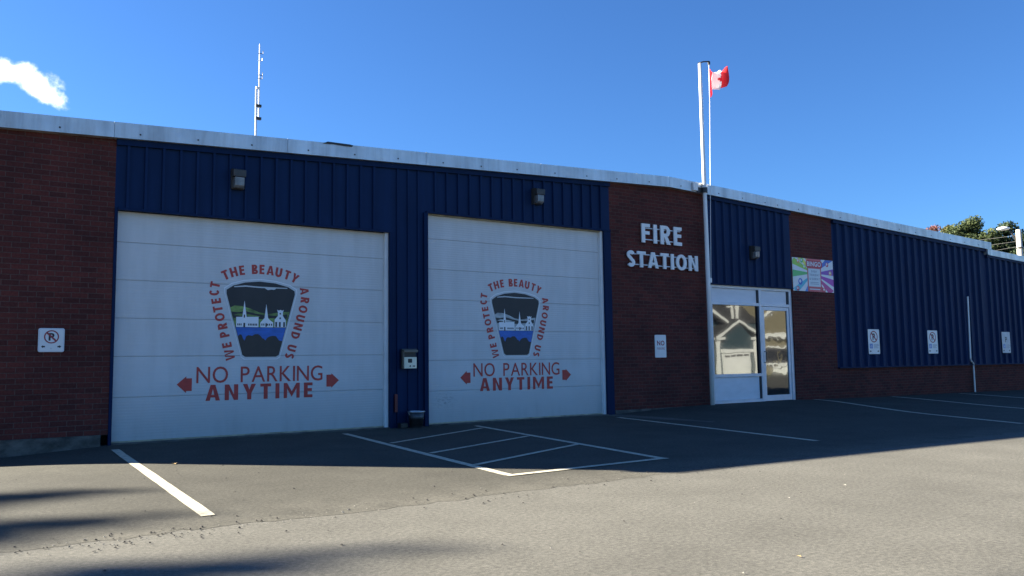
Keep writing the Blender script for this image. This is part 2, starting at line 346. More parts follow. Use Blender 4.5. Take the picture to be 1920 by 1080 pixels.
def block_glyph(ch, t):
    """heavy sans capital of height 1 made of butted, non-overlapping polygons"""
    h = t*.82; P = []
    w = {'I': t, 'M': .98, 'W': 1.15, 'N': .76, 'A': .80, 'Y': .76, 'T': .64, 'E': .54, 'F': .54, 'R': .66, 'S': .60, 'O': .86, 'H': .74, 'B': .64, 'U': .72, 'P': .62, 'C': .66, 'D': .74}[ch]
    rect = lambda a, b, c, d: P.append([(a, c), (b, c), (b, d), (a, d)])
    def strip(pts, wd):
        n = len(pts); out = []
        for i, p in enumerate(pts):
            a = pts[max(i-1, 0)]; b = pts[min(i+1, n-1)]; dx, dy = b[0]-a[0], b[1]-a[1]; L = math.hypot(dx, dy)
            k = wd if isinstance(wd, float) else wd[i]
            out.append(((p[0]-dy/L*k/2, p[1]+dx/L*k/2), (p[0]+dy/L*k/2, p[1]-dx/L*k/2)))
        for (a, b), (c, d) in zip(out, out[1:]): P.append([a, b, d, c])
    def bowl(z0, z1, x1, x0=None):
        x0 = t if x0 is None else x0
        zc, ro = (z0+z1)/2, (z1-z0)/2; xs = max(x0, x1-ro*.95); rx = x1-xs
        O = [(x0, z1)]+[(xs+rx*math.sin(a), zc+ro*math.cos(a)) for a in [math.pi*k/12 for k in range(13)]]+[(x0, z0)]
        I = [(x0, z1-h)]+[(xs+(rx-t)*math.sin(a), zc+(ro-h)*math.cos(a)) for a in [math.pi*k/12 for k in range(13)]]+[(x0, z0+h)]
        for k in range(len(O)-1): P.append([O[k], I[k], I[k+1], O[k+1]])
    q = t*1.5; c = w/2
    if ch == 'I': rect(0, t, 0, 1)
    elif ch == 'T': rect(0, w, 1-h, 1); rect(c-t/2, c+t/2, 0, 1-h)
    elif ch in 'EF':
        rect(0, t, 0, 1); rect(t, w, 1-h, 1); rect(t, w*.93, .5-h/2+.02, .5+h/2+.02)
        if ch == 'E': rect(t, w, 0, h)
    elif ch == 'H': rect(0, t, 0, 1); rect(w-t, w, 0, 1); rect(t, w-t, .5-h/2, .5+h/2)
    elif ch == 'N': rect(0, t, 0, 1); rect(w-t, w, 0, 1); P.append([(t, 1), (t, 1-q), (w-t, 0), (w-t, q)])
    elif ch == 'M':
        s = t*.85; rect(0, s, 0, 1); rect(w-s, w, 0, 1); P.append([(s, 1), (s, 1-q), (c, .08), (c, .08+q)]); P.append([(w-s, 1), (c, .08+q), (c, .08), (w-s, 1-q)])
    elif ch == 'A':
        P.append([(0, 0), (t, 0), (c, .74), (c, 1), (c-t*.55, 1)]); P.append([(w, 0), (c+t*.55, 1), (c, 1), (c, .74), (w-t, 0)])
        x = lambda z: t+(c-t)*z/.74
        P.append([(x(.2), .2), (w-x(.2), .2), (w-x(.2+h*.8), .2+h*.8), (x(.2+h*.8), .2+h*.8)])
    elif ch == 'Y':
        P.append([(0, 1), (c-t/2, .40), (c, .40), (c, .64), (t*1.08, 1)]); P.append([(w, 1), (w-t*1.08, 1), (c, .64), (c, .40), (c+t/2, .40)]); rect(c-t/2, c+t/2, 0, .40)
    elif ch == 'W':
        s = t*.9
        for o in (0, c): P.append([(o, 1), (o+c*.5-s*.45, 0), (o+c*.5, 0), (o+c*.5, .26), (o+s if o == 0 else o+s*.5, 1)]); P.append([(o+c, 1), (o+c-(s if o else s*.5), 1), (o+c*.5, .26), (o+c*.5, 0), (o+c*.5+s*.45, 0)])
    elif ch == 'U':
        r = w/2; strip([(t/2, 1), (t/2, r)]+[(c-(r-t/2)*math.cos(a), r-(r-h/2)*math.sin(a)) for a in [math.pi*k/12 for k in range(1, 12)]]+[(w-t/2, r), (w-t/2, 1)], t)
    elif ch in 'PR':
        rect(0, t, 0, 1); bowl(.40 if ch == 'R' else .36, 1, w-.02)
        if ch == 'R': P.append([(w*.36, .40), (w*.36+t*1.1, .40), (w, 0), (w-t*1.15, 0)])
    elif ch == 'B': rect(0, t, 0, 1); bowl(.5, 1, w-.05); bowl(0, .4995, w)
    elif ch == 'D': rect(0, t, 0, 1); bowl(0, 1, w)
    elif ch in 'OC':
        n = 28; rx, rz = w/2, .515; O = []; 
        a0, a1 = (0, 2*math.pi) if ch == 'O' else (.72, 2*math.pi-.72)
        for k in range(n+1):
            a = a0+(a1-a0)*k/n; O.append(((c+rx*math.cos(a), .5+rz*math.sin(a)), (c+(rx-t)*math.cos(a), .5+(rz-h)*math.sin(a))))
        for (a, b), (d, e) in zip(O, O[1:]): P.append([a, b, e, d])
    elif ch == 'S':
        r1 = .26; L = [(c+(w/2-t/2)*math.cos(a), .735+(.265-h/2)*math.sin(a)) for a in [math.radians(d) for d in range(25, 271, 20)]]
        L2 = [(c+(w/2-t/2)*math.cos(a), .265+(.265-h/2)*math.sin(a)) for a in [math.radians(d) for d in range(90, -156, -20)]]
        strip(L[:-1]+[(c, .5)]+L2[1:], t*.94)
    vs = []; fs = []
    for p in P: fs.append(tuple(range(len(vs), len(vs)+len(p)))); vs += p
    return vs, fs
_gc = {}
def glyph(ch, bold=0.0):
    """flat outline mesh of a character, size 1, from the built-in font"""
    if isinstance(bold, str): return block_glyph(ch, float(bold[1:]))
    key = (ch, round(bold, 4))
    if key in _gc: return _gc[key]
    cu = bpy.data.curves.new('text', 'FONT'); cu.body = ch; cu.size = 1; cu.offset = bold; cu.resolution_u = 4
    o = bpy.data.objects.new('text', cu); COL.objects.link(o)
    dg = bpy.context.evaluated_depsgraph_get(); me = bpy.data.meshes.new_from_object(o.evaluated_get(dg))
    vs = [(v.co.x, v.co.y) for v in me.vertices]; fs = [tuple(p.vertices) for p in me.polygons]
    bpy.data.objects.remove(o); bpy.data.curves.remove(cu); bpy.data.meshes.remove(me)
    _gc[key] = (vs, fs); return _gc[key]
def gbox(vs): xs = [v[0] for v in vs]; ys = [v[1] for v in vs]; return min(xs), max(xs), min(ys), max(ys)
def text_fit(mb, text, x0, x1, z0, z1, y, bold=0, gap=.10, space=.35, m=0, depth=0, each=None):
    """letters side by side filling the box x0..x1, z0..z1 on the plane y (facing -y)"""
    items = []; w = 0; cap = gbox(glyph('H', bold)[0]); capb, capt = cap[2], cap[3]
    for ch in text:
        if ch == ' ': w += space; continue
        vs, fs = glyph(ch, bold); b = gbox(vs); items.append((ch, w-b[0], vs, fs)); w += b[1]-b[0]+gap
    w -= gap
    sx = (x1-x0)/w; sz = (z1-z0)/(capt-capb)
    for ch, ox, vs, fs in items:
        tgt = MB() if each else mb
        P = [(x0+(v[0]+ox)*sx, z0+(v[1]-capb)*sz) for v in vs]
        put_glyph(tgt, P, fs, y, depth, m)
        if each: each(tgt, ch)
def put_glyph(mb, P, fs, y, depth, m):
    n = len(P)
    if not depth: mb.add([(x, y, z) for x, z in P], fs, m); return
    cnt = {}
    for f in fs:
        for i in range(len(f)):
            e = (f[i], f[(i+1) % len(f)])
            if (e[1], e[0]) in cnt: del cnt[(e[1], e[0])]
            else: cnt[e] = 1
    mb.add([(x, y, z) for x, z in P]+[(x, y+depth, z) for x, z in P],
           list(fs)+[tuple(i+n for i in f[::-1]) for f in fs]+[(a, a+n, b+n, b) for a, b in cnt], m)
def text_at(mb, ch, x, z, ang, size, y, bold=0, m=0):
    vs, fs = glyph(ch, bold); b = gbox(vs); cap = gbox(glyph('H', bold)[0])
    cx, cz = (b[0]+b[1])/2, (cap[2]+cap[3])/2; s = size/(cap[3]-cap[2]); c, sn = math.cos(ang), math.sin(ang)
    mb.add([(x+((v[0]-cx)*c-(v[1]-cz)*sn)*s, y, z+((v[0]-cx)*sn+(v[1]-cz)*c)*s) for v in vs], fs, m)
def ring(mb, cx, cz, r0, r1, y, m=0, seg=40, sx=1.0):
    vs = []; fs = []
    for k in range(seg):
        a = 2*math.pi*k/seg
        vs += [(cx+r0*sx*math.cos(a), y, cz+r0*math.sin(a)), (cx+r1*sx*math.cos(a), y, cz+r1*math.sin(a))]
    for k in range(seg):
        a = 2*k; b = 2*((k+1) % seg); fs.append((a, a+1, b+1, b))
    mb.add(vs, fs, m)
def disc(mb, cx, cz, r, y, m=0, seg=16):
    mb.flat([(cx+r*math.cos(2*math.pi*k/seg), cz+r*math.sin(2*math.pi*k/seg)) for k in range(seg)], y, m)

# ------------------------------------------------------------------ ground
GX = [(-60, -.10), (.4, -.09), (1.9, 0), (11.2, 0), (12.6, .06), (14, .095), (17.3, .095), (19, .06), (21, .045), (25, .03), (29, .0), (60, 0)]
def gz(x, y):
    for (a, za), (b, zb) in zip(GX, GX[1:]):
        if a <= x <= b: h = za+(zb-za)*(x-a)/(b-a); break
    else: h = 0
    t = min(1, max(0, (y+4.5)/4.5)); t = t*t*(3-2*t)
    if y > 12: t = 0
    return h*t
def sheet(xs, ys, dz, edge=None):
    mb = MB(); n = len(xs)
    vs = [(x, (edge(x, y) if edge else y), gz(x, y)+dz) for y in ys for x in xs]
    mb.add(vs, [(j*n+i, j*n+i+1, (j+1)*n+i+1, (j+1)*n+i) for j in range(len(ys)-1) for i in range(n-1)])
    return mb
xs = [-600, -200, -80, -30]+[x*.5 for x in range(-20, 80)]+[45, 60, 80, 120, 200, 700]
ys = [-500, -150, -60, -35]+[y*.5 for y in range(-40, 3)]+[3, 6, 11.9, 12.1, 20, 40, 80, 150, 700]
tag(sheet(xs, ys, 0).build('ground', M_road), kind='structure')
rr = random.Random(3)
xa = [-12+.12*i for i in range(int(60/.12))]
jag = {round(x, 3): -7.25+rr.gauss(0, .03)+rr.uniform(-.03, .03)+.03*math.sin(x*1.7) for x in xa}
ya = [-7.25]+[-7+.5*i for i in range(15)]+[.3]
tag(sheet(xa, ya, .0015, lambda x, y: jag[round(x, 3)] if y == -7.25 else y).build('parking_apron', M_apron), kind='structure')
def stripe(pts, w, name=None, mb=None):
    mb = mb or MB()
    for (xa_, ya_), (xb, yb) in zip(pts, pts[1:]):
        L = math.hypot(xb-xa_, yb-ya_); n = max(1, int(L/.25)); px, py = -(yb-ya_)/L*w/2, (xb-xa_)/L*w/2
        vs = []
        for i in range(n+1):
            x, y = xa_+(xb-xa_)*i/n, ya_+(yb-ya_)*i/n
            a = rr.uniform(.93, 1.03); b = rr.uniform(.93, 1.03)
            vs += [(x+px*a, y+py*a, gz(x, y)+.0065), (x-px*b, y-py*b, gz(x, y)+.0065)]
        mb.add(vs, [(2*i, 2*i+1, 2*i+3, 2*i+2) for i in range(n)])
    if name: tag(mb.build(name, M_paint), kind='structure')
    return mb
stripe([(1.88, -.78), (1.605, -6.74)], .105, 'parking_line')
stripe([(10.83, -.75), (9.53, -6.17)], .105, 'parking_line')
stripe([(17.85, -.12), (14.3, -6.55)], .11, 'parking_line')
stripe([(21.1, -.2), (17.4, -6.5)], .11, 'parking_line')
stripe([(24.3, -.35), (20.6, -6.5)], .11, 'parking_line')
h = stripe([(5.25, -.55), (4.52, -6.33)], .10)
stripe([(7.66, -.62), (6.60, -6.28)], .10, mb=h); 
def lift(mb, dz, k0): mb.v[k0:] = [(x, y, z+dz) for x, y, z in mb.v[k0:]]
k0 = len(h.v)
stripe([(4.47, -6.36), (6.65, -6.30)], .10, mb=h)
stripe([(5.09, -2.55), (7.47, -1.14)], .085, mb=h); stripe([(4.88, -4.07), (7.17, -2.93)], .085, mb=h); stripe([(4.69, -5.43), (6.90, -4.41)], .085, mb=h)
lift(h, .0015, k0)
tag(h.build('hatched_marking', M_paint), kind='structure')

# ------------------------------------------------------------------ fire station
BX0, BX1, RX = -.78, 34.0, 13.07
def Ttop(x): return 5.165+(.0443 if x < RX else -.0335)*(x-RX)
ST = thing('fire_station', 'long low brick and navy sided fire station with two white bay doors', 'building', (0, 0, 0))
def sidetop(x): return Ttop(x)-.30
def sloped(mb, x0, x1, zb, y0, y1, top=None, m=0):
    top = top or sidetop; pts = [(x0, zb), (x1, zb), (x1, top(x1))]
    if x0 < RX < x1: pts.append((RX, top(RX)))
    pts.append((x0, top(x0)))
    return mb.slab(pts, y0, y1, m)
brick_top = lambda x: Ttop(x)-.21
sloped(MB(), BX0, 1.90, .15, 0, .24, brick_top).build('brick_pier', M_brick, ST)
sloped(MB(), 11.385, 14.30, .085, 0, .24, brick_top).build('brick_pier', M_brick, ST)
sloped(MB(), 17.33, 19.05, -.1, 0, .24, brick_top).build('brick_pier', M_brick, ST)
MB().box(19.05, BX1, .012, .24, -.1, .845).build('brick_base', M_brick, ST)
f = MB()                                     # rough cast left footing
n = 14
tops = [.145+.0*i for i in range(n)]
for i in range(n-1):
    xa_, xb = BX0+i*(1.80-BX0)/(n-1), BX0+(i+1)*(1.80-BX0)/(n-1)
    f.slab([(xa_, -.3), (xb, -.3), (xb, .152), (xa_, .152)], -.05, .2)
fo = f.build('foundation', M_concrete, ST)
MB().box(11.40, 14.30, -.035, .2, -.2, .083).build('foundation', M_concrete, ST, bevel=.008)

def siding(x0, x1, zb, ribs, p, wt, wb, top=sidetop, yb=0.0):
    prof = [(x0, yb)]
    for r in ribs:
        prof += [(r-wb/2, yb), (r-wt/2, yb-p), (r+wt/2, yb-p), (r+wb/2, yb)]
    prof.append((x1, yb)); prof = [q for q in prof if x0 <= q[0] <= x1]
    vs = []; 
    for x, y in prof: vs += [(x, y, zb), (x, y, top(x))]
    return MB().add(vs, [(2*i, 2*i+2, 2*i+3, 2*i+1) for i in range(len(prof)-1)])
siding(1.90, 6.30, 3.43, [2.064+.2455*k for k in range(18) if 2.064+.2455*k < 6.22], .040, .035, .048).build('metal_siding', M_blue, ST)
siding(6.30, 7.02, -.05, [6.45, 6.66, 6.86], .030, .03, .045).build('metal_siding', M_blue, ST)
siding(7.02, 11.385, 3.845, [7.205+.246*k for k in range(17)], .040, .035, .048).build('metal_siding', M_blue, ST)
siding(14.30, 17.33, 2.84, [14.62+.27*k for k in range(10)], .045, .05, .10).build('metal_siding', M_blue, ST)
top3 = lambda x: sidetop(x) if x < 26.98 else 4.30-.0368*(x-27.1)-.06
siding(19.05, 26.98, .86, [19.25+.365*k for k in range(22) if 19.25+.365*k < 26.9], .062, .11, .19).build('metal_siding', M_blue, ST)
siding(26.98, BX1, .86, [27.1+.365*k for k in range(19) if 27.1+.365*k < 33.9], .062, .11, .19, top=lambda x: 4.24-.0368*(x-27.1)).build('metal_siding', M_blue, ST)
t = MB()                                     # trim strips in navy metal
def band(mb, x0, x1, top, h_, y0, y1):
    q = [(x0, top(x0)-h_), (x1, top(x1)-h_), (x1, top(x1)), (x0, top(x0))]; mb.slab(q, y0, y1)
tb = lambda x: Ttop(x)-.205
band(t, 1.90, 11.385, tb, .115, -.052, .02); band(t, 14.30, 17.33, tb, .115, -.062, .02); band(t, 19.05, 26.98, tb, .115, -.078, .02)
band(t, 26.98, BX1, lambda x: 4.31-.0368*(x-27.1), .10, -.078, .02)
t.box(1.902, 1.945, -.012, .12, -.02, 3.428)
t.box(1.945, 6.30, -.040, .10, 3.395, 3.43); t.box(7.02, 11.385, -.040, .10, 3.812, 3.845)
t.box(6.29, 6.345, -.042, .12, -.03, 3.395); t.box(6.965, 7.045, -.042, .12, -.03, 3.812)
t.box(11.205, 11.383, -.03, .12, -.03, 3.812)
t.box(14.302, 17.328, -.05, .08, 2.832, 2.858)
t.box(19.05, BX1, -.07, .012, .838, .868)
t.build('siding_trim', M_bluetrim, ST)
MB().box(6.28, 7.05, .11, .2, -.1, 3.9).build('post_core', M_bluetrim, ST)

# roof edge flashing, in lengths with seams and fixing nails
seams = [BX0-.06, 1.85, 4.42, 6.97, 9.53, 12.1, RX, 14.3, 16.4, 18.95, 21.7, 24.4, 27.2]
for i, (a, b) in enumerate(zip(seams, seams[1:])):
    mb = MB(); g_ = .0022
    band(mb, a+g_, b-g_, Ttop, .230, -.12, .03)
    k = a+.35
    while k < b-.1:
        zc = Ttop(k)-.16; mb.box(k-.011, k+.011, -.128, -.11, zc-.011, zc+.011, 1); k += .82
    mb.build('roof_flashing', [M_flash, M_dark], ST)
lowtop = lambda x: 4.475-.0368*(x-27.1)
mb = MB(); band(mb, 27.0, 30.2, lowtop, .19, -.10, .03); band(mb, 30.208, BX1, lowtop, .19, -.10, .03); mb.build('roof_flashing', M_flash, ST)
mb = MB(); mb.box(26.93, 27.06, -.13, .02, 4.30, 4.475); mb.build('flashing_end_cap', M_flash, ST)
def roof_part(x0, x1, tf):
    mb = MB(); d = .014
    a = [(x0, .03, tf(x0)-d), (x1, .03, tf(x1)-d), (x1, 16, tf(x1)-d), (x0, 16, tf(x0)-d)]
    mb.add(a+[(x, y, z-.2) for x, y, z in a], [(0, 1, 2, 3), (7, 6, 5, 4), (0, 4, 5, 1), (1, 5, 6, 2), (2, 6, 7, 3), (3, 7, 4, 0)])
    return mb
mb = roof_part(BX0-.05, RX, Ttop); m2 = roof_part(RX, 27.2, Ttop); mb.add(m2.v, m2.f); m2 = roof_part(27.2, BX1, lowtop); mb.add(m2.v, m2.f)
mb.build('roof', M_roof, ST)
mb = MB(); mb.box(BX0, BX0+.24, .24, 15.9, -.1, 4.33); mb.build('side_wall', M_brick, ST)
mb = MB(); mb.box(BX1-.24, BX1, .24, 15.9, -.1, 4.0); mb.build('side_wall', M_brick, ST)
mb = MB(); mb.box(BX0+.24, BX1-.24, 15.66, 15.9, -.1, 4.0); mb.build('rear_wall', M_brick, ST)
mb = MB(); mb.box(BX0+.24, BX1-.24, .3, .36, -.1, 4.0); mb.build('inner_wall', M_core, ST)

# emblem outline etc: (dx from emblem centre, height)
OUT = [(-.551, 2.233), (-.552, 2.294), (-.443, 2.366), (-.265, 2.419), (-.03, 2.444), (.218, 2.425), (.432, 2.372), (.54, 2.310), (.548, 2.255), (.291, 1.271), (.244, 1.242), (-.247, 1.242), (-.292, 1.274)]
HILL = [(-.492, 2.014), (-.427, 2.05), (-.304, 2.042), (-.168, 2.004), (-.031, 1.946), (.131, 1.927), (.271, 1.953), (.460, 1.969), (.400, 1.715), (-.405, 1.712), (-.456, 1.860)]
RIDGE = [(-.478, 1.955), (-.38, 1.945), (-.25, 1.965), (-.10, 1.93), (.05, 1.905), (.25, 1.90), (.425, 1.93), (.418, 1.86), (.2, 1.86), (0, 1.84), (-.2, 1.87), (-.44, 1.85)]
WATER = [(-.403, 1.706), (.397, 1.706), (.345, 1.50), (.335, 1.49), (-.33, 1.49), (-.345, 1.50)]
ROCK = [(-.364, 1.57), (-.335, 1.598), (-.308, 1.589), (-.285, 1.53), (-.262, 1.497), (-.240, 1.56), (-.205, 1.585), (-.14, 1.575), (-.10, 1.60), (-.049, 1.603), (-.01, 1.575), (.021, 1.535), (.045, 1.53), (.067, 1.501), (.10, 1.545), (.136, 1.565), (.19, 1.577), (.24, 1.571), (.27, 1.53), (.293, 1.502), (.345, 1.49), (.285, 1.275), (.24, 1.252), (-.243, 1.252), (-.286, 1.278)]
def emblem(cx, y, hill, door):
    e = MB(); S = lambda pts, k=1, dz=0: [(cx+x*k, 1.845+(z-1.845)*k+dz) for x, z in pts]
    e.flat(S(OUT, 1.070), y, 1); e.flat(S(OUT, 1.048), y-.0012, 2); e.flat(S(OUT, 1.0), y-.0024, 0)
    e.flat(S([(-.44, 2.352), (-.264, 2.374), (-.05, 2.362), (.42, 2.358), (.42, 2.345), (0, 2.340), (-.25, 2.352), (-.43, 2.338)]), y-.0036, 2 if hill is M_greyhill else 4)
    if hill is M_green:
        e.flat(S([(.05, 2.34), (.09, 2.352), (.2, 2.352), (.235, 2.338), (.2, 2.318), (.15, 2.322), (.10, 2.31)]), y-.0037, 4)
    e.flat(S(HILL), y-.0036, 3); 
    e.flat(S(RIDGE), y-.0048, 0 if hill is M_greyhill else 7)
    e.flat(S([(-.44, 1.90), (-.36, 1.925), (-.2, 1.915), (-.02, 1.885), (-.05, 1.87), (-.3, 1.885)]), y-.0054, 3)
    e.flat(S(WATER), y-.0048, 5); e.flat(S(ROCK), y-.006, 6)
    w = y-.0066                                # three white churches
    def wh(pts, m=1, d=0): e.flat(S(pts), w-d, m)
    wh([(-.397, 1.712), (-.044, 1.712), (-.046, 1.877), (-.235, 1.873), (-.27, 2.134), (-.301, 1.872), (-.397, 1.87)])
    wh([(-.016, 1.712), (.192, 1.712), (.191, 1.79), (.135, 1.83), (.108, 1.86), (.078, 2.085), (.05, 1.86), (-.017, 1.786)])
    wh([(.212, 1.714), (.399, 1.714), (.397, 1.828), (.349, 1.90), (.349, 1.955), (.362, 1.995), (.335, 1.985), (.308, 1.998), (.280, 1.985), (.253, 1.998), (.267, 1.955), (.267, 1.90), (.214, 1.836)])
    def win(x, z, a=.008, b=.016): wh([(x-a, z-b), (x+a, z-b), (x+a, z+b), (x-a, z+b)], 0, .0008)
    for x in (-.37, -.345, -.32, -.20, -.175, -.15, -.125, -.10, -.075): win(x, 1.752)
    win(-.27, 1.745, .014, .033); win(-.27, 1.885, .010, .024)
    for x in (.01, .04, .10, .13, .165): win(x, 1.755)
    win(.078, 1.75, .012, .028)
    for x in (.24, .30, .37): win(x, 1.76, .014, .04)
    win(.305, 1.86, .012, .014); win(.305, 1.935, .012, .012)
    e.build('emblem', [M_black, M_vwhite, M_vedge, hill, M_vedge, M_water, M_browndk if hill is M_green else M_black, M_black], door, fix=False)
def words(cx, y, door):
    W = [(-.487, 1.276, 12), (-.531, 1.427, 12), (-.571, 1.592, 12), (-.604, 1.721, 12), (-.647, 1.862, 12), (-.679, 1.987, 11), (-.706, 2.112, 10), (-.737, 2.238, 4), (-.728, 2.362, -10)]
    T = [(-.572, 2.525, 25), (-.446, 2.577, 17), (-.318, 2.611, 9), (-.114, 2.637, 3), (.001, 2.641, 0), (.138, 2.632, -5), (.275, 2.608, -10), (.418, 2.572, -17), (.545, 2.525, -27)]
    A = [(.708, 2.319, -82), (.719, 2.165, -96), (.688, 2.018, -101), (.645, 1.870, -103), (.607, 1.728, -104), (.562, 1.585, -104), (.505, 1.380, -104), (.468, 1.254, -104)]
    for word, P, a0, sz in (('WE', W[:2], 90, .145), ('PROTECT', W[2:], 90, .145), ('THE', T[:3], 0, .150), ('BEAUTY', T[3:], 0, .150), ('AROUND', A[:6], 0, .145), ('US', A[6:], 0, .145)):
        s = MB()
        for ch, (x, z, a) in zip(word, P): text_at(s, ch, cx+x, z, math.radians(a0+a), sz, y, 'k.25')
        s.build('motto_word', M_red, door, fix=False)
    for word, a, b, z0, z1, bold, gap in (('NO', -.978, -.505, .847, 1.093, .003, .12), ('PARKING', -.311, 1.03, .847, 1.091, .003, .10), ('ANYTIME', -.838, .860, .575, .817, 'k.24', .26)):
        s = MB(); text_fit(s, word, cx+a, cx+b, z0, z1, y, bold, gap); s.build('notice_word', M_red, door, fix=False)
    for pts in ([(-1.261, .834), (-1.123, .955), (-1.123, .924), (-1.042, .924), (-1.042, .733), (-1.123, .733), (-1.123, .703)],
                [(1.319, .842), (1.185, .961), (1.185, .938), (1.10, .938), (1.10, .740), (1.185, .740), (1.185, .718)]):
        MB().flat([(cx+a, b) for a, b in pts], y).build('arrow', M_red, door, fix=False)
def bay_door(x0, x1, ztop, lines, cx, hill, label):
    d = MB(); zs = [.03]+sorted(lines)+[ztop]
    for a, b in zip(zs, zs[1:]):
        g_ = .0042
        d.slab([(x0, a+g_), (x1, a+g_), (x1, b-g_), (x0, b-g_)], .10, .14)
    d.box(x0, x1, .112, .135, .02, ztop, 1)
    door = d.build('garage_door', [M_door, mat('door_joint_grey', (.46, .46, .45), .7)], ST, bevel=.004); door['label'] = label
    MB().box(x0, x1, .088, .15, .019, .042).build('bottom_seal', M_seal, door); MB().box(x0, x1, .03, .098, ztop-.105, ztop-.072).build('top_seal', M_seal, door)
    emblem(cx, .0975, hill, door); words(cx, .0968, door)
    return door
M_seal = mat('tan_weather_strip', (.40, .35, .24), .8, var=.3, vscale=(5, 5, 5))
d1 = bay_door(1.945, 6.232, 3.50, [2.94, 2.38, 1.82, 1.26, .665], 4.095, M_green, 'wide white sectional door with green hills in its emblem')
d2 = bay_door(7.075, 11.145, 3.90, [3.367, 2.81, 2.258, 1.70, 1.154, .605], 9.035, M_greyhill, 'taller white sectional door with grey hills in its emblem')
MB().box(6.232, 6.29, .03, .12, 0, 3.395).build('door_jamb', M_white, ST); MB().box(11.145, 11.205, .03, .12, 0, 3.812).build('door_jamb', M_white, ST)
mb = MB(); mb.box(1.945, 6.29, -.05, .16, -.1, .018); mb.build('door_sill', M_concrete, ST, bevel=.006)
mb = MB(); mb.box(7.045, 11.205, -.05, .16, -.1, .018); mb.build('door_sill', M_concrete, ST, bevel=.006)
# entrance: window with infill panels, glazed door
Y0 = .03
fr_ = MB()
fr_.box(14.32, 14.47, Y0, .14, .09, 2.83); fr_.box(14.47, 17.33, Y0+.002, .14, 2.765, 2.83)
fr_.box(14.47, 16.10, Y0+.004, .14, 2.375, 2.445); fr_.box(14.47, 16.10, Y0+.004, .14, .695, .765); fr_.box(14.47, 16.10, Y0+.004, .14, .06, .165)
fr_.box(16.10, 16.185, Y0, .14, .06, 2.765); fr_.box(17.235, 17.33, Y0, .14, .06, 2.765); fr_.box(16.185, 17.235, Y0+.004, .14, 2.375, 2.445)
fr_.build('entrance_frame', M_alum, ST, bevel=.004)
for q in ((16.045, 16.10, .768, 2.372), (16.045, 16.10, .168, .692), (16.045, 16.10, 2.448, 2.762), (17.17, 17.235, 2.448, 2.762)):  # dark boxes added beside the panels to make the mullion side faces look dark
    MB().box(q[0], q[1], .05, .12, q[2], q[3]).build('dark_mullion_side', M_nearblack, ST)
MB().box(14.47, 16.045, .085, .12, .765, 2.375).build('window_pane', M_glass, ST)
MB().box(14.47, 16.045, .07, .12, 2.448, 2.762).build('transom_panel', M_panel, ST, bevel=.004)
MB().box(16.185, 17.17, .07, .12, 2.448, 2.762).build('transom_panel', M_panel, ST, bevel=.004)
MB().box(14.47, 16.045, .07, .12, .168, .692).build('infill_panel', M_panel, ST, bevel=.004)
dr = MB()
dr.box(16.19, 16.29, .05, .11, .10, 2.37); dr.box(17.15, 17.23, .05, .11, .10, 2.37); dr.box(16.29, 17.15, .05, .11, 2.28, 2.37); dr.box(16.29, 17.15, .05, .11, .10, .235)
ed = dr.build('entrance_door', M_alum, ST, bevel=.005)
MB().box(16.29, 17.15, .075, .10, .235, 2.28).build('door_glass', M_doorglass, ed)
hd = MB(); hd.tube([(16.24, .05, 1.02), (16.24, -.01, 1.02), (16.24, -.01, 1.28), (16.24, .05, 1.28)], .012); hd.build('door_handle', M_dark, ed)
mb = MB(); mb.box(14.32, 17.33, -.02, .2, -.1, .058); mb.build('door_sill', M_concrete, ST, bevel=.006)

# ------------------------------------------------------------------ things fixed to the front
def wall_lamp(x, z, label):
    t = thing('wall_lamp', label, 'wall lamp', (x, 0, z), 'wall lamps along the siding')
    b = MB(); b.box(x-.10, x+.10, -.10, 0, z-.16, z+.16); b.extr([(-.10, z+.16), (-.20, z+.13), (-.20, z+.02), (-.10, z+.02)], x-.10, x+.10); b.build('lamp_housing', M_bronze, t, bevel=.008)
    l = MB(); l.extr([(-.10, z+.015), (-.198, z+.015), (-.19, z-.12), (-.15, z-.15), (-.10, z-.15)], x-.075, x+.075); l.build('lamp_lens', M_lens, t, bevel=.01)
    return t
wall_lamp(3.64, 4.03, 'dark wall lamp on navy siding above the wider left garage door')
wall_lamp(9.47, 4.355, 'dark wall lamp on navy siding above the narrower garage door')
wall_lamp(15.85, 3.65, 'dark wall lamp on navy siding above the glazed entrance')

L = thing('building_lettering', 'raised white FIRE STATION letters on the dark red brick pier', 'lettering', (12.95, 0, 3.1))
def letter(mbx, ch):
    o = mbx.build('letter', M_white, L)
text_fit(None, 'FIRE', 12.25, 13.46, 3.645, 4.06, -.06, 'k.215', .24, depth=.028, each=letter)
text_fit(None, 'STATION', 11.81, 13.95, 3.10, 3.445, -.06, 'k.23', .18, depth=.028, each=letter)
for z, a, b in ((3.97, 12.28, 13.45), (3.72, 12.28, 13.45), (3.385, 11.86, 13.95), (3.16, 11.86, 13.95)):
    mb = MB(); mb.box(a, b, -.028, -.012, z-.010, z+.010)
    for k in range(4): xx = a+.1+(b-a-.2)*k/3; mb.box(xx-.008, xx+.008, -.013, 0, z-.008, z+.008)
    mb.build('mounting_rail', M_alum, L)

